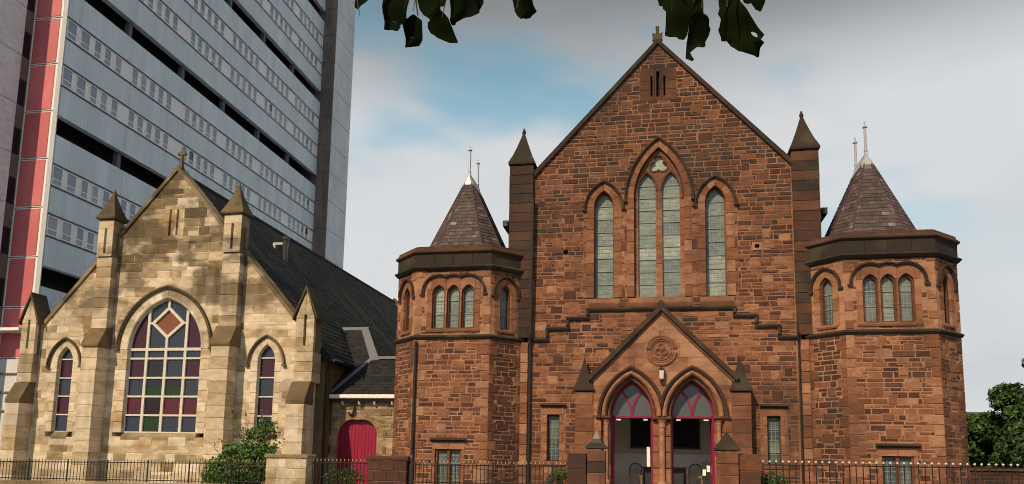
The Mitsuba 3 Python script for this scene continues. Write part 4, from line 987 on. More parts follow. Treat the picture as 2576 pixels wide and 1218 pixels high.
# end buttresses with saddle-back tops
for x0, x1 in ((-23.20, -22.60), (-12.28, -11.62)):
    bk = key(hall + '__end_buttress'); xc = (x0 + x1) / 2
    c_ = blocks(bk, x0 - 0.04, x1 - 0.06, -0.62, -0.02, 0.3, 3.30, 'blond_stone', lambda: (U(0.5, 0.95), U(0, 0.25)), h=0.42); a_ = c_.arr(); scene[bk] = mikit.ply((a_[0], a_[1]), 'blond_stone', uv=a_[2])
    m = MB(); profile(m, Frame((x0, 0, 0), (1, 0, 0)), -0.05, x1 - x0 - 0.03, [(-0.02, 3.30), (0.64, 3.30), (0.64, 3.42), (0.27, 4.05), (-0.02, 4.08)], (0.25, 0.5)); put(bk, 'weathering', m, 'blond_stone')
    blocks(bk, x0, x1, -0.27, -0.02 if False else 0.4, 4.06, 5.10, 'blond_stone', lambda: (U(0.55, 0.85), U(0, 0.3)), h=0.36)
    TF = Frame((x0, -0.27, 0), (1, 0, 0)); w = x1 - x0
    body = Polygon([(0, 5.11), (w, 5.11), (w, 6.30), (w / 2, 7.24), (0, 6.30)]); slot = sbox(w / 2 - 0.05, 5.30, w / 2 + 0.05, 6.32).union(Point(w / 2, 6.34).buffer(0.055))
    put(bk, 'turret', MB().prism(TF, body.buffer(-0.02), -0.62, -0.14, (0.3, 0.5)), 'blond_stone')
    split_plate(bk, TF, body.difference(slot), [[(-1, 5.6), (2, 5.6)], [(-1, 6.25), (2, 6.25)], [(w / 2, 6.4), (w / 2, 8)]], -0.14, 0.0, 'blond_stone', lambda: (U(0.62, 0.9), U(0, 0.12)), 'turret_stone')
    put(bk, 'side_stone', MB().box(x1 - 0.10, x1, -0.125, 0.34, 5.11, 6.26, (0.3, 0.4)), 'blond_stone')
    m = MB()
    for s in (-1, 1): m.prism(TF, Polygon([(w / 2, 7.26), (w / 2, 7.42), (w / 2 + s * (w / 2 + 0.12), 6.32), (w / 2 + s * (w / 2 + 0.12), 6.20)]), -0.68, 0.06, (0.2, 0.8))
    put(bk, 'saddle_cap', m, 'blond_stone')
# body and roof
m = MB().box(HC - 5.5, HC + 5.9, 0.555, 24, 0, 4.95, (0.25, 0.45)); put(hall, 'side_wall', m, 'blond_stone')
m = MB().prism(Frame((HC, 24, 0), (1, 0, 0)), Polygon([(-5.5, 4.95), (5.9, 4.95), (0, 11.5)]), -0.3, 0.0, (0.4, 0.4)); put(hall, 'rear_gable', m, 'blond_stone')
m = MB()
for s in (-1, 1): m.prism(Frame((HC, 24.2, 0), (1, 0, 0)), Polygon([(s * 6.3, 4.95), (s * 6.3, 5.2), (0, 12.18), (0, 11.9)]), -0.1, 0.35, (0.35, 0.6))
put(hall, 'rear_coping', m, 'blond_stone')
put(hall, 'roof', MB().prism(Frame((HC, 0.50, 0), (1, 0, 0)), Polygon([(-6.2, 4.86), (6.2, 4.86), (6.2, 4.93), (0, 11.86), (-6.2, 4.93)]), -23.3, -0.01, (0.2, 0.6)), 'dark_slate')
m = MB(); sl = math.atan2(11.90 - 4.93, 6.2); Lr = math.hypot(6.2, 6.97)
for s in (1, -1):
    Uv = np.array([0, s * 1.0, 0]); Vv = np.array([-s * math.cos(sl), 0, math.sin(sl)])
    fr = Frame((HC + s * 6.2, 0.52 if s > 0 else 23.75, 4.93), Uv, Vv); v = 0; row = 0
    while v < Lr - 0.1:
        u = -0.15 * (row % 2)
        while u < 23.2:
            w_ = U(0.26, 0.36); u0, u1 = max(0, u + 0.004), min(23.2, u + w_ - 0.004)
            if u1 - u0 > 0.05:
                h0 = U(0.012, 0.024); a = [(u0, v, h0), (u1, v, h0 + U(-.003, .003)), (u1, min(Lr, v + 0.30), 0.002), (u0, min(Lr, v + 0.30), 0.002), (u0, v, -0.01), (u1, v, -0.01)]
                m.add(fr(np.array(a)), [(0, 1, 2), (0, 2, 3), (4, 5, 1), (4, 1, 0)], (U(0.0, 0.22) if rng.random() < 0.95 else U(0.25, 0.4), 0.55))
            u += w_
        v += 0.27; row += 1
    if s > 0: put(hall, 'roof_slating', m, 'dark_slate', kind='stuff')
    if s > 0: m = MB()
put(hall, 'roof_slating', m, 'dark_slate', kind='stuff')
put(hall, 'ridge', MB().tube([(HC, 0.3, 11.90), (HC, 23.8, 11.90)], 0.09, 8, (0.35, 0.3)), 'dark_slate')
put(hall, 'gutter', MB().tube([(HC + 6.24, 0.55, 4.90), (HC + 6.24, 1.28, 4.90)], 0.06, 8), 'black_iron')
put(hall, 'drainpipe', MB().tube([(HC + 5.97, 0.72, 0.3), (HC + 5.97, 0.72, 4.6), (HC + 6.2, 0.72, 4.86)], 0.05, 8), 'black_iron')
# flue on the slope
zv = 11.90 - (1.9) * math.tan(sl)
put(hall, 'flue', MB().lathe((-15.55, 4.85, zv - 0.3), [(0.11, 0), (0.11, 1.15), (0.15, 1.16), (0.15, 1.28), (0.05, 1.34)], 10), 'zinc_dark')
put(hall, 'flue_arm', MB().box(-16.1, -15.66, 4.80, 4.90, zv + 0.66, zv + 0.76).box(-16.12, -16.0, 4.8, 4.9, zv + 0.45, zv + 0.66), 'lead')
flush('stone_hall', 300)

# ------------------------------------------------------------------ the link with the crimson door
link = thing('link_building', 'low link building with crimson arched door between the pale hall and the red church', 'building')
LY = 1.25; LF = Frame((0, LY, 0), (1, 0, 0)); lw = link + '__wall'
DC = -10.52; do = arch_poly(0.76, 2.30, 0.56, DC, jamb=0.3)
wl_ = sbox(-11.5, 0.2, -8.5, 3.95)
put(link, 'wall', MB().prism(LF, wl_.difference(do), -0.45, 0, (0.75, 0.1)), 'blond_stone')
dsur = arch_poly(0.98, 2.30, 0.76, DC, jamb=0.3)
lay('link_building', lw, LF, wl_.difference(dsur).buffer(-0.003), (0.2, 0.34), (0.28, 0.6), 'blond_stone', lambda u, v, w: (U(0.22, 0.60), U(0, 0.12)), joint=0.014, split=0.2)
voussoirs(lw, LF, 0.755, 0.98, 2.30, 0.555, 0.76, DC, -0.22, 0.015, 'blond_stone', lambda: (U(0.3, 0.55), U(0, 0.15)), n=4, jamb=0.3, jn=6)
flush('link_building', 300)
dd = link + '__door'
put(link, 'door', MB().prism(LF, do, -0.28, -0.20), 'door_paint', label='crimson boarded door with arched head')
for u in np.arange(DC - 0.76, DC + 0.74, 0.127):
    g = sbox(u + 0.005, 0, u + 0.122, 4).intersection(do.buffer(-0.012))
    if g.area > 0.02: put(dd, 'plank', MB().prism(LF, g, -0.20, -0.178 + U(-.003, .003)), 'door_paint')
put(dd, 'frame', MB().prism(LF, do.difference(do.buffer(-0.05)), -0.215, -0.14), 'door_paint')
put(dd, 'handle', MB().lathe((DC + 0.5, LY + 0.14, 1.3), [(0.03, 0), (0.035, 0.05), (0.03, 0.1)], 8), 'black_iron')
# roof and the little cross roof running into the hall slope
lr = link + '__roof'
LX0, LX1, LE, LR = -11.75, -8.45, 3.78, 5.28
put(link, 'roof', MB().prism(Frame((0, 0, 0), (0, 1, 0)), Polygon([(LY - 0.25, LE - 0.06), (LY - 0.25, LE), (3.1, LR), (4.9, LE), (4.9, LE - 0.06)]), LX0, LX1, (0.12, 0.1)), 'dark_slate')
sl2 = math.atan2(LR - LE, 3.1 - LY + 0.25); L2 = math.hypot(LR - LE, 3.1 - LY + 0.25)
fr = Frame((LX0, LY - 0.25, LE), (1, 0, 0), (0, math.cos(sl2), math.sin(sl2))); m = MB(); v = 0; row = 0
while v < L2 - 0.05:
    u = -0.12 * (row % 2)
    while u < LX1 - LX0:
        u0, u1 = max(0, u + 0.003), min(LX1 - LX0, u + 0.247)
        if u1 - u0 > 0.04: m.add(fr(np.array([(u0, v, 0.016), (u1, v, 0.016), (u1, min(L2, v + 0.23), 0.002), (u0, min(L2, v + 0.23), 0.002), (u0, v, -.01), (u1, v, -.01)])), [(0, 1, 2), (0, 2, 3), (4, 5, 1), (4, 1, 0)], (U(0.05, 0.3), 0.05))
        u += 0.25
    v += 0.2; row += 1
put(lr, 'slating', m, 'dark_slate', kind='stuff')
put(lr, 'ridge', MB().box(-10.75, LX1, 3.0, 3.2, LR - 0.02, LR + 0.09), 'lead_grey')
put(lr, 'valley', MB().prism(fr, Polygon([(0.20, 0), (0.36, 0), (1.05, L2), (0.87, L2)]), 0.018, 0.03), 'lead_grey')
# at the left the same slope runs on up beside the hall roof, edged with lead
pl_ = lambda x, y: (x - LX0, (y - (LY - 0.25)) / math.cos(sl2))
ext = Polygon([pl_(-11.62, 2.9), pl_(-10.62, 3.1), pl_(-12.02, 5.2), pl_(-13.1, 5.2)])
put(lr, 'upper_slope', MB().prism(fr, ext, -0.22, 0.004, (0.2, 0.1)), 'dark_slate')
m = MB(); v = L2 - 0.25
while v < pl_(0, 5.2)[1]:
    g = sbox(-3, v, 4, v + 0.19).intersection(ext)
    for u in np.arange(-1.6, 1.4, 0.25):
        q = g.intersection(sbox(u, v, u + 0.243, v + 0.19))
        if q.area > 0.003: m.prism(fr, q, 0.004, 0.011 + U(0, 0.006), (U(0.08, 0.3), 0.05), back=False)
    v += 0.2
put(lr, 'upper_slating', m, 'dark_slate', kind='stuff')
put(lr, 'lead_edge', MB().prism(fr, Polygon([pl_(-10.78, 2.95), pl_(-10.45, 3.0), pl_(-11.82, 5.24), pl_(-12.14, 5.24)]), -0.1, 0.035), 'lead_grey')
put(lr, 'lead_edge', MB().prism(fr, Polygon([pl_(-13.15, 5.12), pl_(-11.85, 5.12), pl_(-11.82, 5.34), pl_(-13.15, 5.34)]), -0.1, 0.045), 'lead_grey')
put(lr, 'lead_edge', MB().prism(fr, Polygon([pl_(-11.70, 2.9), pl_(-11.60, 2.9), pl_(-13.05, 5.2), pl_(-13.17, 5.2)]), -0.1, 0.05), 'lead_grey')
put(link, 'gutter', MB().fbox(Frame((0, LY - 0.27, 0), (1, 0, 0)), -11.5, -8.5, 3.60, 3.74, -0.06, 0.06, ch=0.02), 'white_paint')
put(link, 'fascia', MB().box(-11.5, -8.5, LY - 0.205, LY - 0.01, 3.50, 3.62), 'dark_wood')
for x in (-11.05, -10.42, -9.85, -9.2): put(link, 'bracket', MB().tube([(x, LY - 0.02, 3.40), (x, LY - 0.14, 3.42), (x, LY - 0.17, 3.52)], 0.045, 6), 'cream_paint')
put(link, 'downpipe_stub', MB().tube([(-10.62, LY - 0.10, 3.60), (-10.62, LY - 0.10, 3.18), (-10.66, LY - 0.10, 3.08), (-10.76, LY - 0.10, 3.06), (-10.82, LY - 0.10, 3.12)], 0.045, 8), 'black_iron')

# ------------------------------------------------------------------ the tower block
tb = thing('tower_block', 'tall pale blue clad tower block with red panelled end rising behind the stone hall', 'tower block')
XF, Y0, Y1, FH = -30.0, 7.68, 37.25, 2.622
put(tb, 'core', MB().box(-44, XF - 1.5, Y0 + 0.3, Y1, 0, 62), 'recess_dark')
BAYS = [7.72, 12.70, 17.82, 22.62, 27.50, 32.38, 37.24]
ZB = [18.56 - 7.87 * 2, 18.56 - 7.87, 18.56, 26.50, 34.40, 42.25, 50.1, 57.9]        # tops of the dark access balconies


def px_of(P):
    d = np.asarray(P, float) - CAM; R2 = math.cos(ROLL) * RIGHT + math.sin(ROLL) * UP
    q = np.array([d @ R2, -(d @ UP2), d @ FWD]); return (q[0] / q[2] * 1934.4 + 1288, q[1] / q[2] * 1934.4 + 891.5) if q[2] > 0.1 else (9e9, 9e9)


WIN = {}


def window_mesh(w):
    if w not in WIN:
        h = 1.02; fr = Frame((0, 0, 0), (0, 1, 0))
        F = sbox(0, 0, w, h).difference(unary_union([sbox(0.05, 0.36, w - 0.05, h - 0.05), sbox(0.05, 0.05, w - 0.05, 0.30)]))
        a = MB().prism(fr, F, -0.02, 0.05).arr(); b = MB().prism(fr, sbox(0.05, 0.36, w - 0.05, h - 0.05), -0.01, 0.012, back=False).arr(); c = MB().prism(fr, sbox(0.05, 0.05, w - 0.05, 0.30), -0.01, 0.012, back=False).arr()
        WIN[w] = (mikit.ply((a[0], a[1]), 'white_paint'), mikit.ply((b[0], b[1]), 'window_blue'), mikit.ply((c[0], c[1]), 'window_pale'))
    return WIN[w]


CP = Frame((XF, 0, 0), (0, 1, 0))
z_prev = 0.0; nwin = 0
for ztop in ZB:
    # from below: window storey, window storey, dark balcony
    w1, w2 = ztop - FH * 2 + 0.04, ztop - FH + 0.02
    lev = [(w1 - 1.10, w1, 'w'), (w2 - 1.10, w2, 'w'), (ztop - 0.97, ztop, 'b')]
    for za, zb, kd in lev:
        if za < 0.2: z_prev = max(z_prev, zb); continue
        for i in range(6):
            b0, b1 = BAYS[i], BAYS[i + 1]
            vis = any(-60 < px_of((XF, y, z))[0] < 1000 and -60 < px_of((XF, y, z))[1] < 900 for y in (b0, b1) for z in (za, zb))
            put(tb, 'cladding_panel', MB().fbox(CP, b0 + 0.012, b1 - 0.012, z_prev + 0.005, za - 0.07, -0.35, 0.0, ch=0.015), 'cladding')
            if kd == 'b':
                put(tb, 'balcony_post', MB().box(XF - 0.55, XF - 0.25, b1 - 0.18, b1 + 0.1 if i < 5 else b1 - 0.02, za - 0.06, zb), 'ledge_grey')
                continue
            put(tb, 'infill_panel', MB().fbox(CP, b0, b1, za, zb, -0.35, -0.045), 'panel_beige')
            if not vis: continue
            off, ws = (0.02, (0.70, 0.70, 0.56, 0.56, 0.56)) if i == 0 else (0.06, (0.56, 0.56, 0.56, 0.56, 0.56))
            u = b0 + off; gaps = (0.26, 0.30, 0.22, 0.30, 0) if i == 0 else (0.22, 0.26, 0.24, 0.24, 0)
            for k in range(5):
                f_, g_, h_ = window_mesh(ws[k]); tr = T().translate([XF - 0.045, u, za + 0.03])
                wk = key(tb + '__window'); nwin += 1
                if nwin <= 300:
                    scene[wk] = {**f_, 'to_world': tr}
                    mat = 'window_black' if rng.random() < 0.03 else ('window_pale' if rng.random() < 0.2 else 'window_blue')
                    scene[key(wk + '__pane')] = {**g_, 'to_world': tr, 'bsdf': {'type': 'ref', 'id': mat}}; scene[key(wk + '__pane')] = {**h_, 'to_world': tr}
                u += ws[k] + gaps[k]
        if kd == 'w':
            put(tb, 'window_ledge', MB().box(XF - 0.3, XF + 0.05, Y0, Y1, za - 0.065, za - 0.005), 'ledge_grey')
            put(tb, 'window_head', MB().box(XF - 0.3, XF + 0.03, Y0, Y1, zb + 0.0, zb + 0.05), 'ledge_grey'); z_prev = zb + 0.055
        else: z_prev = zb
        if kd == 'b': put(tb, 'balcony_floor', MB().box(XF - 1.5, XF - 0.352, Y0 + 0.3, Y1, za - 0.25, za - 0.10), 'concrete')
put(tb, 'cladding_panel', MB().fbox(CP, Y0, Y1, z_prev, 62, -0.35, 0.0), 'cladding')
put(tb, 'corner_trim', MB().box(XF - 0.26, XF + 0.012, Y0 - 0.03, Y0 + 0.02, 0, 62), 'trim_grey')
# red panelled end, pale joints; it ends on a white base
zj = [18.80 + k * 2.555 for k in range(-5, 18)]
put(tb, 'end_frame', MB().box(-32.0, XF - 0.262, Y0, Y0 + 0.3, 5.95, 62), 'panel_beige')
for za, zb in zip(zj[:-1], zj[1:]): put(tb, 'red_panel', MB().fbox(Frame((0, Y0, 0), (1, 0, 0)), -31.88, XF - 0.40, za + 0.075, zb - 0.075, -0.02, 0.035, (U(0, 1), 0), ch=0.01), 'red_panel')
for z in zj: put(tb, 'joint_strip', MB().box(-31.95, XF - 0.27, Y0 - 0.022, Y0 + 0.01, z - 0.02, z + 0.02), 'ledge_grey')
put(tb, 'canopy', MB().box(-32.5, XF - 0.1, Y0 - 0.9, Y0, 7.28, 7.42), 'white_paint')
put(tb, 'base_wall', MB().box(-36, XF - 0.1, Y0 - 0.35, Y0 + 0.3, 0, 5.95), 'render_white')
for z in (5.2, 4.3, 3.4): put(tb, 'base_rail', MB().box(-32.0, XF - 0.12, Y0 - 0.42, Y0 - 0.352, z, z + 0.08), 'ledge_grey')
# stair tower to the left: dark glazed strip and concrete wall
XS = -32.02
put(tb, 'stair_wall', MB().box(-44, XS, 5.3, Y0 + 0.29, 0, 62), 'dark_concrete')
WS = Frame((XS, 0, 0), (0, 1, 0))
for k in range(-6, 17):
    z = 19.05 + k * 2.60
    if z < 0.3 or z > 59: continue
    put(tb, 'stair_panel', MB().fbox(WS, 5.32, 7.17, z + 0.015, z + 2.585, -0.05, 0.04, (U(0, 1), 0), ch=0.01), 'concrete')
    put(tb, 'stair_window', MB().fbox(WS, 7.21, Y0 - 0.04, z + 0.02, z + 1.38, -0.05, 0.02), 'window_black')
    put(tb, 'stair_window', MB().fbox(WS, 7.21, Y0 - 0.04, z + 1.42, z + 2.58, -0.05, 0.02), 'panel_brown')
# far wing
put(tb, 'far_wing_core', MB().box(-40, -28.83, Y1 + 0.06, 41.25, 0, 62), 'dark_concrete')
FE, FS = Frame((0, Y1 + 0.06, 0), (1, 0, 0)), Frame((-28.83, 0, 0), (0, 1, 0))
for k in range(-8, 16):
    z = 18.9 + k * 2.62
    if z < 0 or z > 59: continue
    put(tb, 'far_wing_panel', MB().fbox(FE, -30.0, -28.80, z + 0.02, z + 2.60, -0.03, 0.05, (U(0, 1), 0), ch=0.015), 'dark_concrete')
    put(tb, 'far_wing_panel', MB().fbox(FS, Y1 + 0.03, 41.28, z + 0.02, z + 2.60, -0.03, 0.05, (U(0, 1), 0), ch=0.015), 'concrete')

# ------------------------------------------------------------------ railings, piers and low walls along the pavement
FY = -4.0


def railing(label, x0, x1, z0, z1, ztop0, ztop1, step, tip, group, post_every=12, rad=0.011, ball=0.026, skip=()):
    t = thing('iron_railing', label, 'railing', group); L = x1 - x0; n = int(L / step)
    zt = lambda x: ztop0 + (ztop1 - ztop0) * (x - x0) / L
    zbm = lambda x: z0 + (z1 - z0) * (x - x0) / L
    a_ = MB()
    for o in (-0.085, 0): pass
    put(t, 'top_rail', MB().tube([(x0, FY, zt(x0) - 0.10), (x1, FY, zt(x1) - 0.10)], 0.014, 4), 'black_iron')
    put(t, 'bottom_rail', MB().tube([(x0, FY, zbm(x0) + 0.07), (x1, FY, zbm(x1) + 0.07)], 0.014, 4), 'black_iron')
    for i in range(n + 1):
        x = x0 + (L - n * step) / 2 + i * step + U(-0.006, 0.006)
        if post_every and i % post_every == 5:
            put(t, 'standard', MB().tube([(x, FY, zbm(x)), (x, FY, zt(x) - 0.02)], 0.024, 6), 'black_iron'); continue
        b = put(t, 'bar', MB().tube([(x, FY, zbm(x) + 0.01), (x + U(-.004, .004), FY, zt(x) - 0.045)], rad, 5), 'black_iron')
        if i in skip or rng.random() < 0.04: continue
        if tip == 'ball': put(b, 'finial', MB().lathe((x, FY, zt(x) - 0.05), [(0.008, 0), (ball, 0.024), (ball * 1.05, 0.036), (ball * .6, 0.055), (0.004, 0.062)], 6), 'cream_paint')
        else: put(b, 'finial', MB().lathe((x, FY, zt(x) - 0.05), [(0.010, 0), (0.017, 0.02), (0.008, 0.05), (0.002, 0.075)], 5), 'gilt')


RG = 'iron railings along the pavement'
railing('black iron railing with gilt tips in front of the pale stone hall', -23.5, -11.02, 0.66, 0.74, 1.31, 1.43, 0.112, 'gilt', RG)
railing('black iron railing with gilt tips in front of the crimson door', -9.68, -7.98, 0.55, 0.55, 1.49, 1.50, 0.118, 'gilt', RG, post_every=0)
railing('black iron railing with small pale tips below the left church tower', -6.66, -2.50, 0.85, 0.88, 1.49, 1.52, 0.115, 'gilt', RG, post_every=14)
railing('black iron railing with white knobs below the right church tower', 2.50, 13.6, 0.95, 0.97, 1.66, 1.70, 0.158, 'ball', RG, post_every=0, rad=0.014, ball=0.030)


def lowwall(label, x0, x1, z0, z1, mat, tone, seed=0):
    t = thing('low_wall', label, 'wall', 'dwarf walls under the railings'); fr = Frame((0, FY - 0.20, 0), (1, 0, 0))
    body = Polygon([(x0, 0.08), (x1, 0.08), (x1, z1 - 0.12), (x0, z0 - 0.12)])
    put(t, 'core', MB().prism(fr, body, -0.40, 0), mat)
    lay(t, t, fr, body, (0.2, 0.3), (0.4, 0.9), mat, tone, joint=0.012); flush(t, 60)
    n = max(1, round((x1 - x0) / 0.9)); uu = np.linspace(x0, x1, n + 1); zc = lambda u: z0 + (z1 - z0) * (u - x0) / (x1 - x0)
    for i in range(n):
        P = Polygon([(uu[i] + .004, zc(uu[i]) - 0.118), (uu[i + 1] - .004, zc(uu[i + 1]) - 0.118), (uu[i + 1] - .004, zc(uu[i + 1])), (uu[i] + .004, zc(uu[i]))])
        put(t, 'coping_stone', MB().prism(fr, P, -0.44, 0.05, (U(0.35, 0.75), U(0.2, 0.5))), mat)


lowwall('blond dwarf wall under the railing before the pale hall', -23.5, -11.0, 0.66, 0.74, 'blond_stone', blond_tone)
lowwall('dwarf wall under the short railing before the crimson door', -9.70, -7.97, 0.55, 0.55, 'blond_stone', blond_tone)
lowwall('red dwarf wall under the railing below the left tower', -6.72, -2.46, 0.85, 0.88, 'red_stone', red_rubble)
lowwall('red dwarf wall under the railing below the right tower', 2.46, 13.6, 0.95, 0.97, 'red_stone', red_rubble)


def pier(name, label, cat, x0, x1, y0, y1, z, mat, tone, cap=None, group=None, rows=0.3, cols=1):
    t = thing(name, label, cat, group); n = max(1, round((z - 0.08) / rows)); zz = np.linspace(0.08, z, n + 1)
    put(t, 'core', MB().box(x0 + 0.02, x1 - 0.02, y0 + 0.02, y1 - 0.02, 0.06, z - 0.01, (0.85, 0.1)), mat)
    for i in range(n):
        k = cols if i % 2 == 0 else max(1, cols - 1) if cols > 1 else 1
        if cols > 1 and i % 2: uu = np.r_[x0, np.linspace(x0, x1, cols + 1)[:-1] + (x1 - x0) / cols / 2, x1]
        else: uu = np.linspace(x0, x1, cols + 1)
        for a, b in zip(uu[:-1], uu[1:]):
            e, g = 0.012, 0.006; ya = y0 + U(-.006, .006)
            R = lambda zq, c: np.array([(a + g + c, ya + c, zq), (b - g - c, ya + c, zq), (b - g - c, y1, zq), (a + g + c, y1, zq)])
            put(t, 'stone', MB().loft([R(zz[i] + g, e), R(zz[i] + g + e, 0), R(zz[i + 1] - g - e, 0), R(zz[i + 1] - g, e)], tone()), mat)
    if cap == 'slab': put(t, 'coping', MB().loft([np.array([(x0 - c, y0 - c, q), (x1 + c, y0 - c, q), (x1 + c, y1 + c, q), (x0 - c, y1 + c, q)]) for c, q in ((0.02, z + 0.003), (0.04, z + 0.02), (0.04, z + 0.09), (0.01, z + 0.12))], (0.4, 0.3)), mat)
    return t


t = pier('gate_pier', 'red gate pier with shiny curved metal cap left of the church doors', 'gate pier', -1.92, -1.44, FY - 0.24, FY + 0.24, 1.86, 'red_stone', lambda: (U(0.2, 0.8), U(0, 0.35)), group='gate piers before the church doors')
put(t, 'cap', pyramid(-1.92, -1.44, FY - 0.24, FY + 0.24, 1.91, 2.38, over=0.05, lip=0.03, concave=0.35, tip=0.02), 'zinc_dark', label='curved metal cap')
t = pier('gate_pier', 'red gate pier with plain dark pyramid cap right of the church doors', 'gate pier', 1.38, 1.90, FY - 0.25, FY + 0.25, 1.86, 'red_stone', lambda: (U(0.35, 0.7), U(0.05, 0.35)), group='gate piers before the church doors')
put(t, 'cap', pyramid(1.38, 1.90, FY - 0.25, FY + 0.25, 1.91, 2.38, over=0.05, lip=0.04, tip=0.02, uv=(0.15, 0.9)), 'red_stone', label='dark pyramid cap')
pier('wall_stub', 'short dark red wall beside the left church gate pier', 'wall', -2.44, -1.94, FY - 0.17, FY + 0.17, 1.78, 'red_stone', lambda: (U(0.2, 0.5), U(0.1, 0.4)), rows=0.4)
pier('wall_stub', 'short dark red wall beside the right church gate pier', 'wall', 1.92, 2.44, FY - 0.17, FY + 0.17, 1.83, 'red_stone', lambda: (U(0.2, 0.5), U(0.1, 0.4)), rows=0.4)
pier('stone_pier', 'broad blond stone pier with slab top right of the green shrub', 'pier', -10.96, -9.74, FY - 0.25, FY + 0.25, 1.50, 'blond_stone', lambda: (U(0.62, 0.97), U(0, 0.1)), cap='slab', cols=2, rows=0.26)
pier('stone_pier', 'broad dark red stone pier with slab top right of the crimson door', 'pier', -7.94, -6.82, FY - 0.25, FY + 0.25, 1.50, 'red_stone', lambda: (U(0.22, 0.45), U(0.05, 0.3)), cap='slab', cols=3, rows=0.27)
t = thing('iron_post', 'round topped black iron post at the end of the dark red pier', 'post')
put(t, 'shaft', MB().lathe((-6.72, FY - 0.1, 0.09), [(0.075, 0), (0.075, 1.42), (0.06, 1.52), (0.03, 1.57)], 10), 'black_iron', smooth=30)
put(t, 'foot', MB().lathe((-6.72, FY - 0.1, 0.085), [(0.11, 0), (0.11, 0.12), (0.08, 0.16)], 10), 'black_iron')

# ------------------------------------------------------------------ plants


def leaves(m, pts, size, tone, hue, out=None, flat=0.5):
    """Leaf shaped faces (two triangles folded along the rib) at the points."""
    n = len(pts); r = rng
    d = r.normal(size=(n, 3)); d[:, 2] += 0.35
    if out is not None: d += out * 0.9
    d /= np.linalg.norm(d, axis=1, keepdims=True)
    a = np.cross(d, r.normal(size=(n, 3))); a /= np.linalg.norm(a, axis=1, keepdims=True) + 1e-9
    b = np.cross(d, a); s = size * r.uniform(0.6, 1.3, n)[:, None]
    v = np.stack([pts - a * s, pts + b * s * flat + d * s * 0.15, pts + a * s * 1.1, pts - b * s * flat + d * s * 0.15], 1).reshape(-1, 3)
    q = np.arange(n)[:, None] * 4 + np.array([[0, 1, 2, 3]])
    uv = np.repeat(np.c_[tone, hue], 4, 0)
    f = np.vstack([q[:, [0, 1, 2]], q[:, [0, 2, 3]]])
    m.v.append(v); m.f.append(f + m.n); m.uv.append(uv); m.n += len(v)


def cloud(n, blobs, hollow=0.55):
    w = np.array([b[1][0] * b[1][1] * b[1][2] for b in blobs]) ** 0.8; k = rng.choice(len(blobs), n, p=w / w.sum())
    d = rng.normal(size=(n, 3)); d /= np.linalg.norm(d, axis=1, keepdims=True); r = (hollow + (1.06 - hollow) * rng.random(n) ** 0.6)[:, None]
    c = np.array([b[0] for b in blobs])[k]; R = np.array([b[1] for b in blobs])[k]
    p = c + d * r * R
    keep = meshkit.noise(p * (2.2 / R.mean()) + 5) > 0.34
    return p[keep], d[keep], k[keep]


def plant(name, label, cat, blobs, n, size, base, tone=(0.2, 0.8), hue=0.04, stems=6, group=None, sprays=()):
    t = thing(name, label, cat, group); m = MB(); p, d, k = cloud(n, blobs)
    bt = rng.uniform(*tone, len(blobs))[k]
    leaves(m, p, size, np.clip(bt + rng.normal(0, 0.16, len(p)), 0, 1), np.where(rng.random(len(p)) < hue, rng.uniform(0.3, 0.9, len(p)), 0.0), d)
    sm_ = MB()
    for a, b in sprays:
        a, b = np.array(a, float), np.array(b, float); mid = (a + b) / 2 + [0, 0, 0.1]
        tt = np.linspace(0, 1, 9)[:, None]; C = a * (1 - tt) ** 2 + 2 * mid * tt * (1 - tt) + b * tt ** 2
        sm_.tube(C, np.linspace(0.009, 0.003, 9), 4)
        q = C[rng.integers(2, 9, 26)] + rng.normal(0, 0.045, (26, 3))
        leaves(m, q, size * 0.85, rng.uniform(0.3, 0.8, 26), rng.uniform(0, 0.7, 26))
    put(t, 'foliage', m, 'leaf')
    for i in range(stems):
        bl = blobs[i % len(blobs)]; e = np.array(bl[0]) + rng.normal(0, 0.15, 3) * np.array(bl[1])
        b = np.array(base) + [rng.normal(0, 0.08), rng.normal(0, 0.05), 0]; mid = (b + e) / 2 + rng.normal(0, 0.05, 3)
        sm_.tube([b, mid, e], [0.018, 0.014, 0.006], 5)
    put(t, 'stem', sm_, 'bark')
    return t


SY = -3.05
plant('green_shrub', 'big leafy green shrub behind the railing beside the broad blond pier', 'shrub',
      [((-12.4, SY, 1.15), (0.85, 0.55, 0.62)), ((-12.9, SY - 0.1, 1.0), (0.62, 0.5, 0.55)), ((-11.9, SY, 1.25), (0.6, 0.5, 0.65)), ((-12.05, SY + 0.1, 1.9), (0.42, 0.4, 0.5)), ((-11.75, SY + 0.1, 2.25), (0.32, 0.3, 0.42)), ((-12.5, SY, 1.65), (0.5, 0.4, 0.35)), ((-13.35, SY, 0.95), (0.3, 0.3, 0.4)), ((-11.55, SY, 1.75), (0.22, 0.25, 0.3))],
      8500, 0.055, (-12.3, SY, 0.3), tone=(0.5, 1.0), hue=0.14, stems=9,
      sprays=[((-12.9, SY, 1.3), (-13.55, SY, 1.95)), ((-12.8, SY, 1.3), (-13.15, SY, 2.0)), ((-13.2, SY, 1.0), (-13.75, SY, 1.4)), ((-12.4, SY, 1.7), (-12.75, SY, 2.85)), ((-12.3, SY, 1.7), (-12.6, SY, 2.6)), ((-12.2, SY, 1.8), (-12.35, SY, 2.75)), ((-12.3, SY, 1.6), (-12.45, SY, 2.45)), ((-11.6, SY, 1.8), (-11.30, SY, 2.65)), ((-11.5, SY, 1.6), (-11.22, SY, 2.3)), ((-11.5, SY, 1.4), (-11.1, SY, 2.0)), ((-11.7, SY, 2.2), (-11.85, SY, 2.95)), ((-11.8, SY, 2.2), (-11.6, SY, 2.85))])
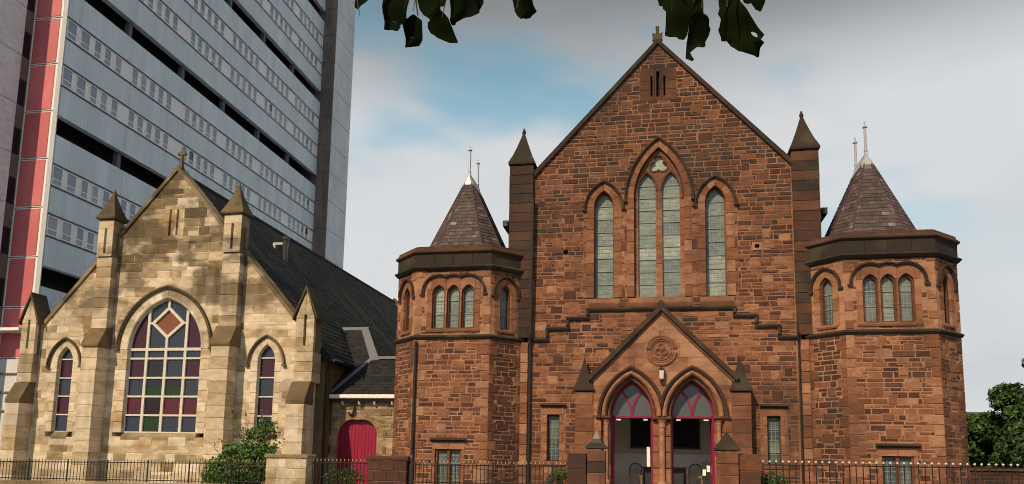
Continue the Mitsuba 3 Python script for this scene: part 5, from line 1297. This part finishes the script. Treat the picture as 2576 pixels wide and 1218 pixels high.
plant('small_bush', 'small dark green bush by the short wall left of the church gate', 'bush', [((-2.72, -3.55, 1.1), (0.26, 0.22, 0.28)), ((-2.9, -3.5, 1.0), (0.2, 0.2, 0.22))], 900, 0.035, (-2.75, -3.5, 0.4), hue=0.02, stems=4)
plant('small_bush', 'small rounded green bush behind the railing right of the church gate', 'bush', [((2.82, -3.55, 1.12), (0.34, 0.25, 0.26)), ((2.62, -3.5, 1.0), (0.25, 0.2, 0.22)), ((3.05, -3.5, 1.0), (0.22, 0.2, 0.2))], 1200, 0.042, (2.8, -3.5, 0.4), tone=(0.35, 0.8), hue=0.02, stems=5)
plant('low_hedge', 'low clipped hedge behind the railing before the crimson door', 'hedge', [((-9.3, -2.6, 0.95), (0.35, 0.3, 0.32)), ((-8.95, -2.6, 0.93), (0.3, 0.3, 0.3)), ((-9.65, -2.6, 0.93), (0.3, 0.3, 0.3))], 1500, 0.035, (-9.3, -2.6, 0.3), tone=(0.1, 0.5), hue=0.05, stems=5)


def tree(label, x, y, h, r, n, trunk=0.22, tone=(0.12, 0.5), nb=14, low=0.25, size=0.2):
    t = thing('leafy_tree', label, 'tree', 'trees beyond the church'); tm = MB(); bl = []
    top = np.array([x + rng.normal(0, 0.3), y, h * 0.72]); tm.tube([(x, y, -0.05), (x + 0.1, y, h * 0.3), top], [trunk, trunk * 0.75, trunk * 0.25], 8)
    for i in range(nb):
        a = rng.uniform(0, 2 * np.pi); f = rng.uniform(0, 1); z = h * (low + (0.93 - low) * f)
        rr = r * (0.95 - 0.75 * max(0, f - 0.35)) * rng.uniform(0.35, 0.8)
        c = np.array([x + rr * math.cos(a), y + rr * math.sin(a), z]); q = r * rng.uniform(0.26, 0.46)
        bl.append((c, (q, q, q * 0.8)))
        s = np.array([x, y, h * rng.uniform(0.2, 0.5)]); tm.tube([s, (s + c) / 2 + [0, 0, -0.2], c], [trunk * 0.45, trunk * 0.3, 0.03], 5)
    put(t, 'trunk', tm, 'bark')
    m = MB(); p, d, k = cloud(n, bl, 0.3); bt = rng.uniform(*tone, nb)[k]
    leaves(m, p, size, np.clip(bt + rng.normal(0, 0.12, len(p)), 0, 1), np.where(rng.random(len(p)) < 0.015, 0.5, 0.0), d)
    put(t, 'crown', m, 'leaf')


tree('tallest dark green tree at the right edge beyond the church tower', 25.4, 30, 9.7, 3.3, 24000, nb=28, low=0.18, tone=(0.05, 0.4))
tree('rounded green tree just left of the tallest tree', 22.8, 29, 7.0, 2.6, 17000, nb=22, low=0.15, tone=(0.05, 0.4))
tree('lower spreading tree nearest the right church tower', 20.6, 32, 5.6, 2.6, 14000, low=0.15, tone=(0.1, 0.45), nb=20)
tree('tree filling the lower right corner beyond the railing', 21.6, 25, 4.2, 2.6, 14000, low=0.08, tone=(0.05, 0.35), nb=20)
t = thing('flat_roofed_building', 'long low grey flat roofed building behind the trees on the right', 'building')
put(t, 'wall', MB().box(18, 60, 44, 56, 0, 5.5), 'dark_concrete'); put(t, 'roof', MB().box(17.6, 60.4, 43.6, 56.4, 5.5, 6.0), 'roof_felt')
for i in range(8): put(t, 'window', MB().box(20 + i * 4.5, 22.4 + i * 4.5, 43.95, 44.05, 1.6, 3.6), 'window_black')
t = thing('boundary_wall', 'dark rubble boundary wall beyond the right railing', 'wall')
BF = Frame((8.9, 12, 0), (1, 0, 0)); put(t, 'core', MB().box(8.9, 34, 12.0, 12.4, -0.05, 1.45), 'red_stone')
lay('boundary_wall', t, BF, sbox(0, 0, 22, 1.45), (0.16, 0.26), (0.3, 0.6), 'red_stone', lambda u, v, w: (U(0.05, 0.4), U(0.2, 0.6)), joint=0.03); flush('boundary_wall', 120)
put(t, 'coping', MB().box(8.85, 34.05, 11.9, 12.5, 1.455, 1.55), 'red_stone')

# ------------------------------------------------------------------ the tree over the camera
ot = thing('overhanging_tree', 'branches with big dark leaves hanging into the top of the view', 'tree')
m = MB()
m.tube([(4.6, -27.5, -0.05), (4.5, -27.4, 1.5), (4.2, -27.0, 3.2), (3.4, -26.0, 4.3)], [0.30, 0.25, 0.21, 0.16], 10)
put(ot, 'trunk', m, 'bark')
m = MB(); m.tube([(4.0, -26.7, 3.5), (2.6, -24.0, 4.5), (1.2, -22.4, 4.4), (-0.6, -22.0, 4.15), (-2.4, -22.0, 4.0)], [0.13, 0.10, 0.07, 0.045, 0.02], 8); put(ot, 'branch', m, 'bark')
LD = 2.7
R2 = math.cos(ROLL) * RIGHT + math.sin(ROLL) * UP


def hang(px, py, y):
    d = R2 * (px - 1288) / 1934.4 - UP2 * (py - 891.5) / 1934.4 + FWD
    return CAM + d * ((y - CAM[1]) / d[1])


def leaf(outline, y, fold=0.03, twig=None, hole=None):
    """One hanging leaf: a thin curled blade of real size with its stalk going up to the branch."""
    P = Polygon([(hang(a, b, y)[0], hang(a, b, y)[2]) for a, b in outline]).buffer(0)
    if hole: P = P.difference(Polygon([(hang(a, b, y)[0], hang(a, b, y)[2]) for a, b in hole]))
    P = P.buffer(0.004).buffer(-0.010).buffer(0.006)
    x0, z0, x1, z1 = P.bounds; cx = (x0 + x1) / 2
    v, f = tri(P); me = trimesh.Trimesh(np.c_[v, np.zeros(len(v))], f, process=False)
    vv, ff = trimesh.remesh.subdivide_to_size(me.vertices, me.faces, 0.02)
    ph = rng.uniform(0, 6)
    yy = y + fold * np.abs(vv[:, 0] - cx) / 0.05 * 0.5 + 0.012 * np.sin(vv[:, 1] * 40 + ph) + 0.03 * (vv[:, 1] - z0) / max(z1 - z0, 1e-3)
    mm = MB().add(np.c_[vv[:, 0], yy, vv[:, 1]], ff); k = key(ot + '__leaf'); a = mm.arr()
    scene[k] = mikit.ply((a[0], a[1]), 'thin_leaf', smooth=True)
    tp = np.array([cx + rng.normal(0, 0.02), y + 0.01, z1 - 0.02]); tx = cx + rng.normal(0, 0.06)
    bz = np.interp(tx, [-2.4, -0.6, 1.2, 2.6], [4.0, 4.15, 4.4, 4.5]); by = np.interp(tx, [-2.4, -0.6, 1.2, 2.6], [-22.0, -22.0, -22.4, -24.0])
    put(ot, 'twig', MB().tube([tp, (tp + [tx, by, bz]) / 2 + [0.03, 0, -0.05], (tx, by, bz)], [0.003, 0.005, 0.009], 5), 'bark')
    # the rib
    put(ot, 'leaf_rib', MB().tube([(cx, y + 0.004, z1), (cx, y - 0.002, (z0 + z1) / 2), (cx, y + 0.004, z0 + 0.2 * (z1 - z0))], [0.0025, 0.002, 0.001], 4), 'bark') if False else None


A = lambda pts: [(871.3 + a * 0.1912, b * 0.1912) for a, b in pts]
B = lambda pts: [(1610 + a * 0.13995, b * 0.13995) for a, b in pts]
leaf(A([(95, -300), (107, 95), (150, 130), (188, 178), (198, 165), (165, 125), (245, 50), (300, -20), (330, -200), (220, -380)]), -21.9)
leaf(A([(430, -150), (455, 100), (470, 230), (460, 345), (520, 370), (640, 402), (668, 395), (690, 320), (685, 262), (720, 290), (760, 200), (772, 120), (795, 20), (815, -200), (640, -420)]), -21.8)
leaf(A([(850, 130), (975, 235), (970, 470), (940, 590), (830, 632), (760, 615), (745, 450), (715, 285), (765, 205)]), -21.75)
leaf(A([(880, -100), (905, 20), (985, 150), (1105, 265), (1065, 285), (1060, 350), (1090, 410), (1180, 470), (1330, 520), (1410, 505), (1440, 580), (1470, 640), (1485, 605), (1400, 400), (1372, 320), (1330, 215), (1260, 130), (1215, 85), (1200, -200), (1050, -350)]), -21.85)
leaf(A([(1225, -260), (1215, 0), (1240, 90), (1285, 140), (1297, 60), (1290, -200)]), -21.95)
leaf(A([(1332, -250), (1334, 215), (1378, 320), (1432, 350), (1445, 300), (1550, 250), (1640, 200), (1735, 95), (1718, 75), (1775, -30), (1800, -200), (1560, -420)]), -21.8)
leaf(A([(2150, -160), (2195, 90), (2240, 180), (2300, 265), (2320, 255), (2345, 248), (2360, 258), (2415, 220), (2440, 150), (2490, 85), (2440, 0), (2430, -160), (2300, -330)]), -21.9)
leaf(B([(300, -250), (345, 0), (408, 40), (412, 110), (470, 190), (462, 380), (445, 575), (520, 620), (660, 660), (690, 705), (770, 710), (838, 745), (800, 690), (855, 560), (905, 300), (985, -50), (900, -500)]), -21.75)
leaf(B([(960, -60), (905, 300), (865, 560), (838, 740), (820, 1050), (890, 1090), (1000, 1165), (1012, 1150), (935, 1020), (905, 920), (1020, 810), (1150, 805), (1190, 760), (1180, 690), (1250, 560), (1275, 470), (1245, 400), (1250, 290), (1210, 210), (1150, 170), (1152, -100), (1060, -300)]), -21.85)
leaf(B([(1430, -200), (1440, 70), (1410, 170), (1465, 270), (1440, 390), (1418, 420), (1470, 560), (1475, 655), (1570, 680), (1630, 820), (1760, 930), (1870, 965), (2050, 985), (2145, 1020), (2165, 850), (2255, 700), (2195, 630), (2270, 500), (2130, 370), (1990, 220), (1830, 0), (1760, -200), (1600, -450)]), -21.8, hole=B([(1990, 475), (2120, 500), (2145, 600), (2050, 560)]))
leaf(B([(1800, -250), (1870, 5), (1950, 40), (2000, 30), (2090, 150), (2130, 140), (2170, 215), (2195, 140), (2260, -10), (2290, -250), (2050, -500)]), -21.95)
for px, py in ((905, 40), (1040, 28), (1112, 45), (1300, 22), (1690, 30), (1765, 22), (1830, 18)):
    a_ = hang(px, py, -21.9); b_ = hang(px + rng.uniform(-25, 25), -130, -21.95); e_ = np.array([b_[0] + rng.normal(0, 0.05), -22.0, 4.12])
    put(ot, 'twig', MB().tube([a_, (a_ + b_) / 2 + [rng.normal(0, .01), 0, 0], b_, e_], [0.0015, 0.0025, 0.004, 0.007], 5), 'bark')
# the rest of the crown, above the view
m = MB(); p = np.c_[rng.uniform(-2.6, 4.4, 420), rng.normal(-23.4, 1.0, 420), rng.uniform(4.25, 5.9, 420)]
leaves(m, p, 0.09, rng.uniform(0.1, 0.5, 420), np.zeros(420), flat=0.7); put(ot, 'upper_leaves', m, 'leaf', kind='stuff')
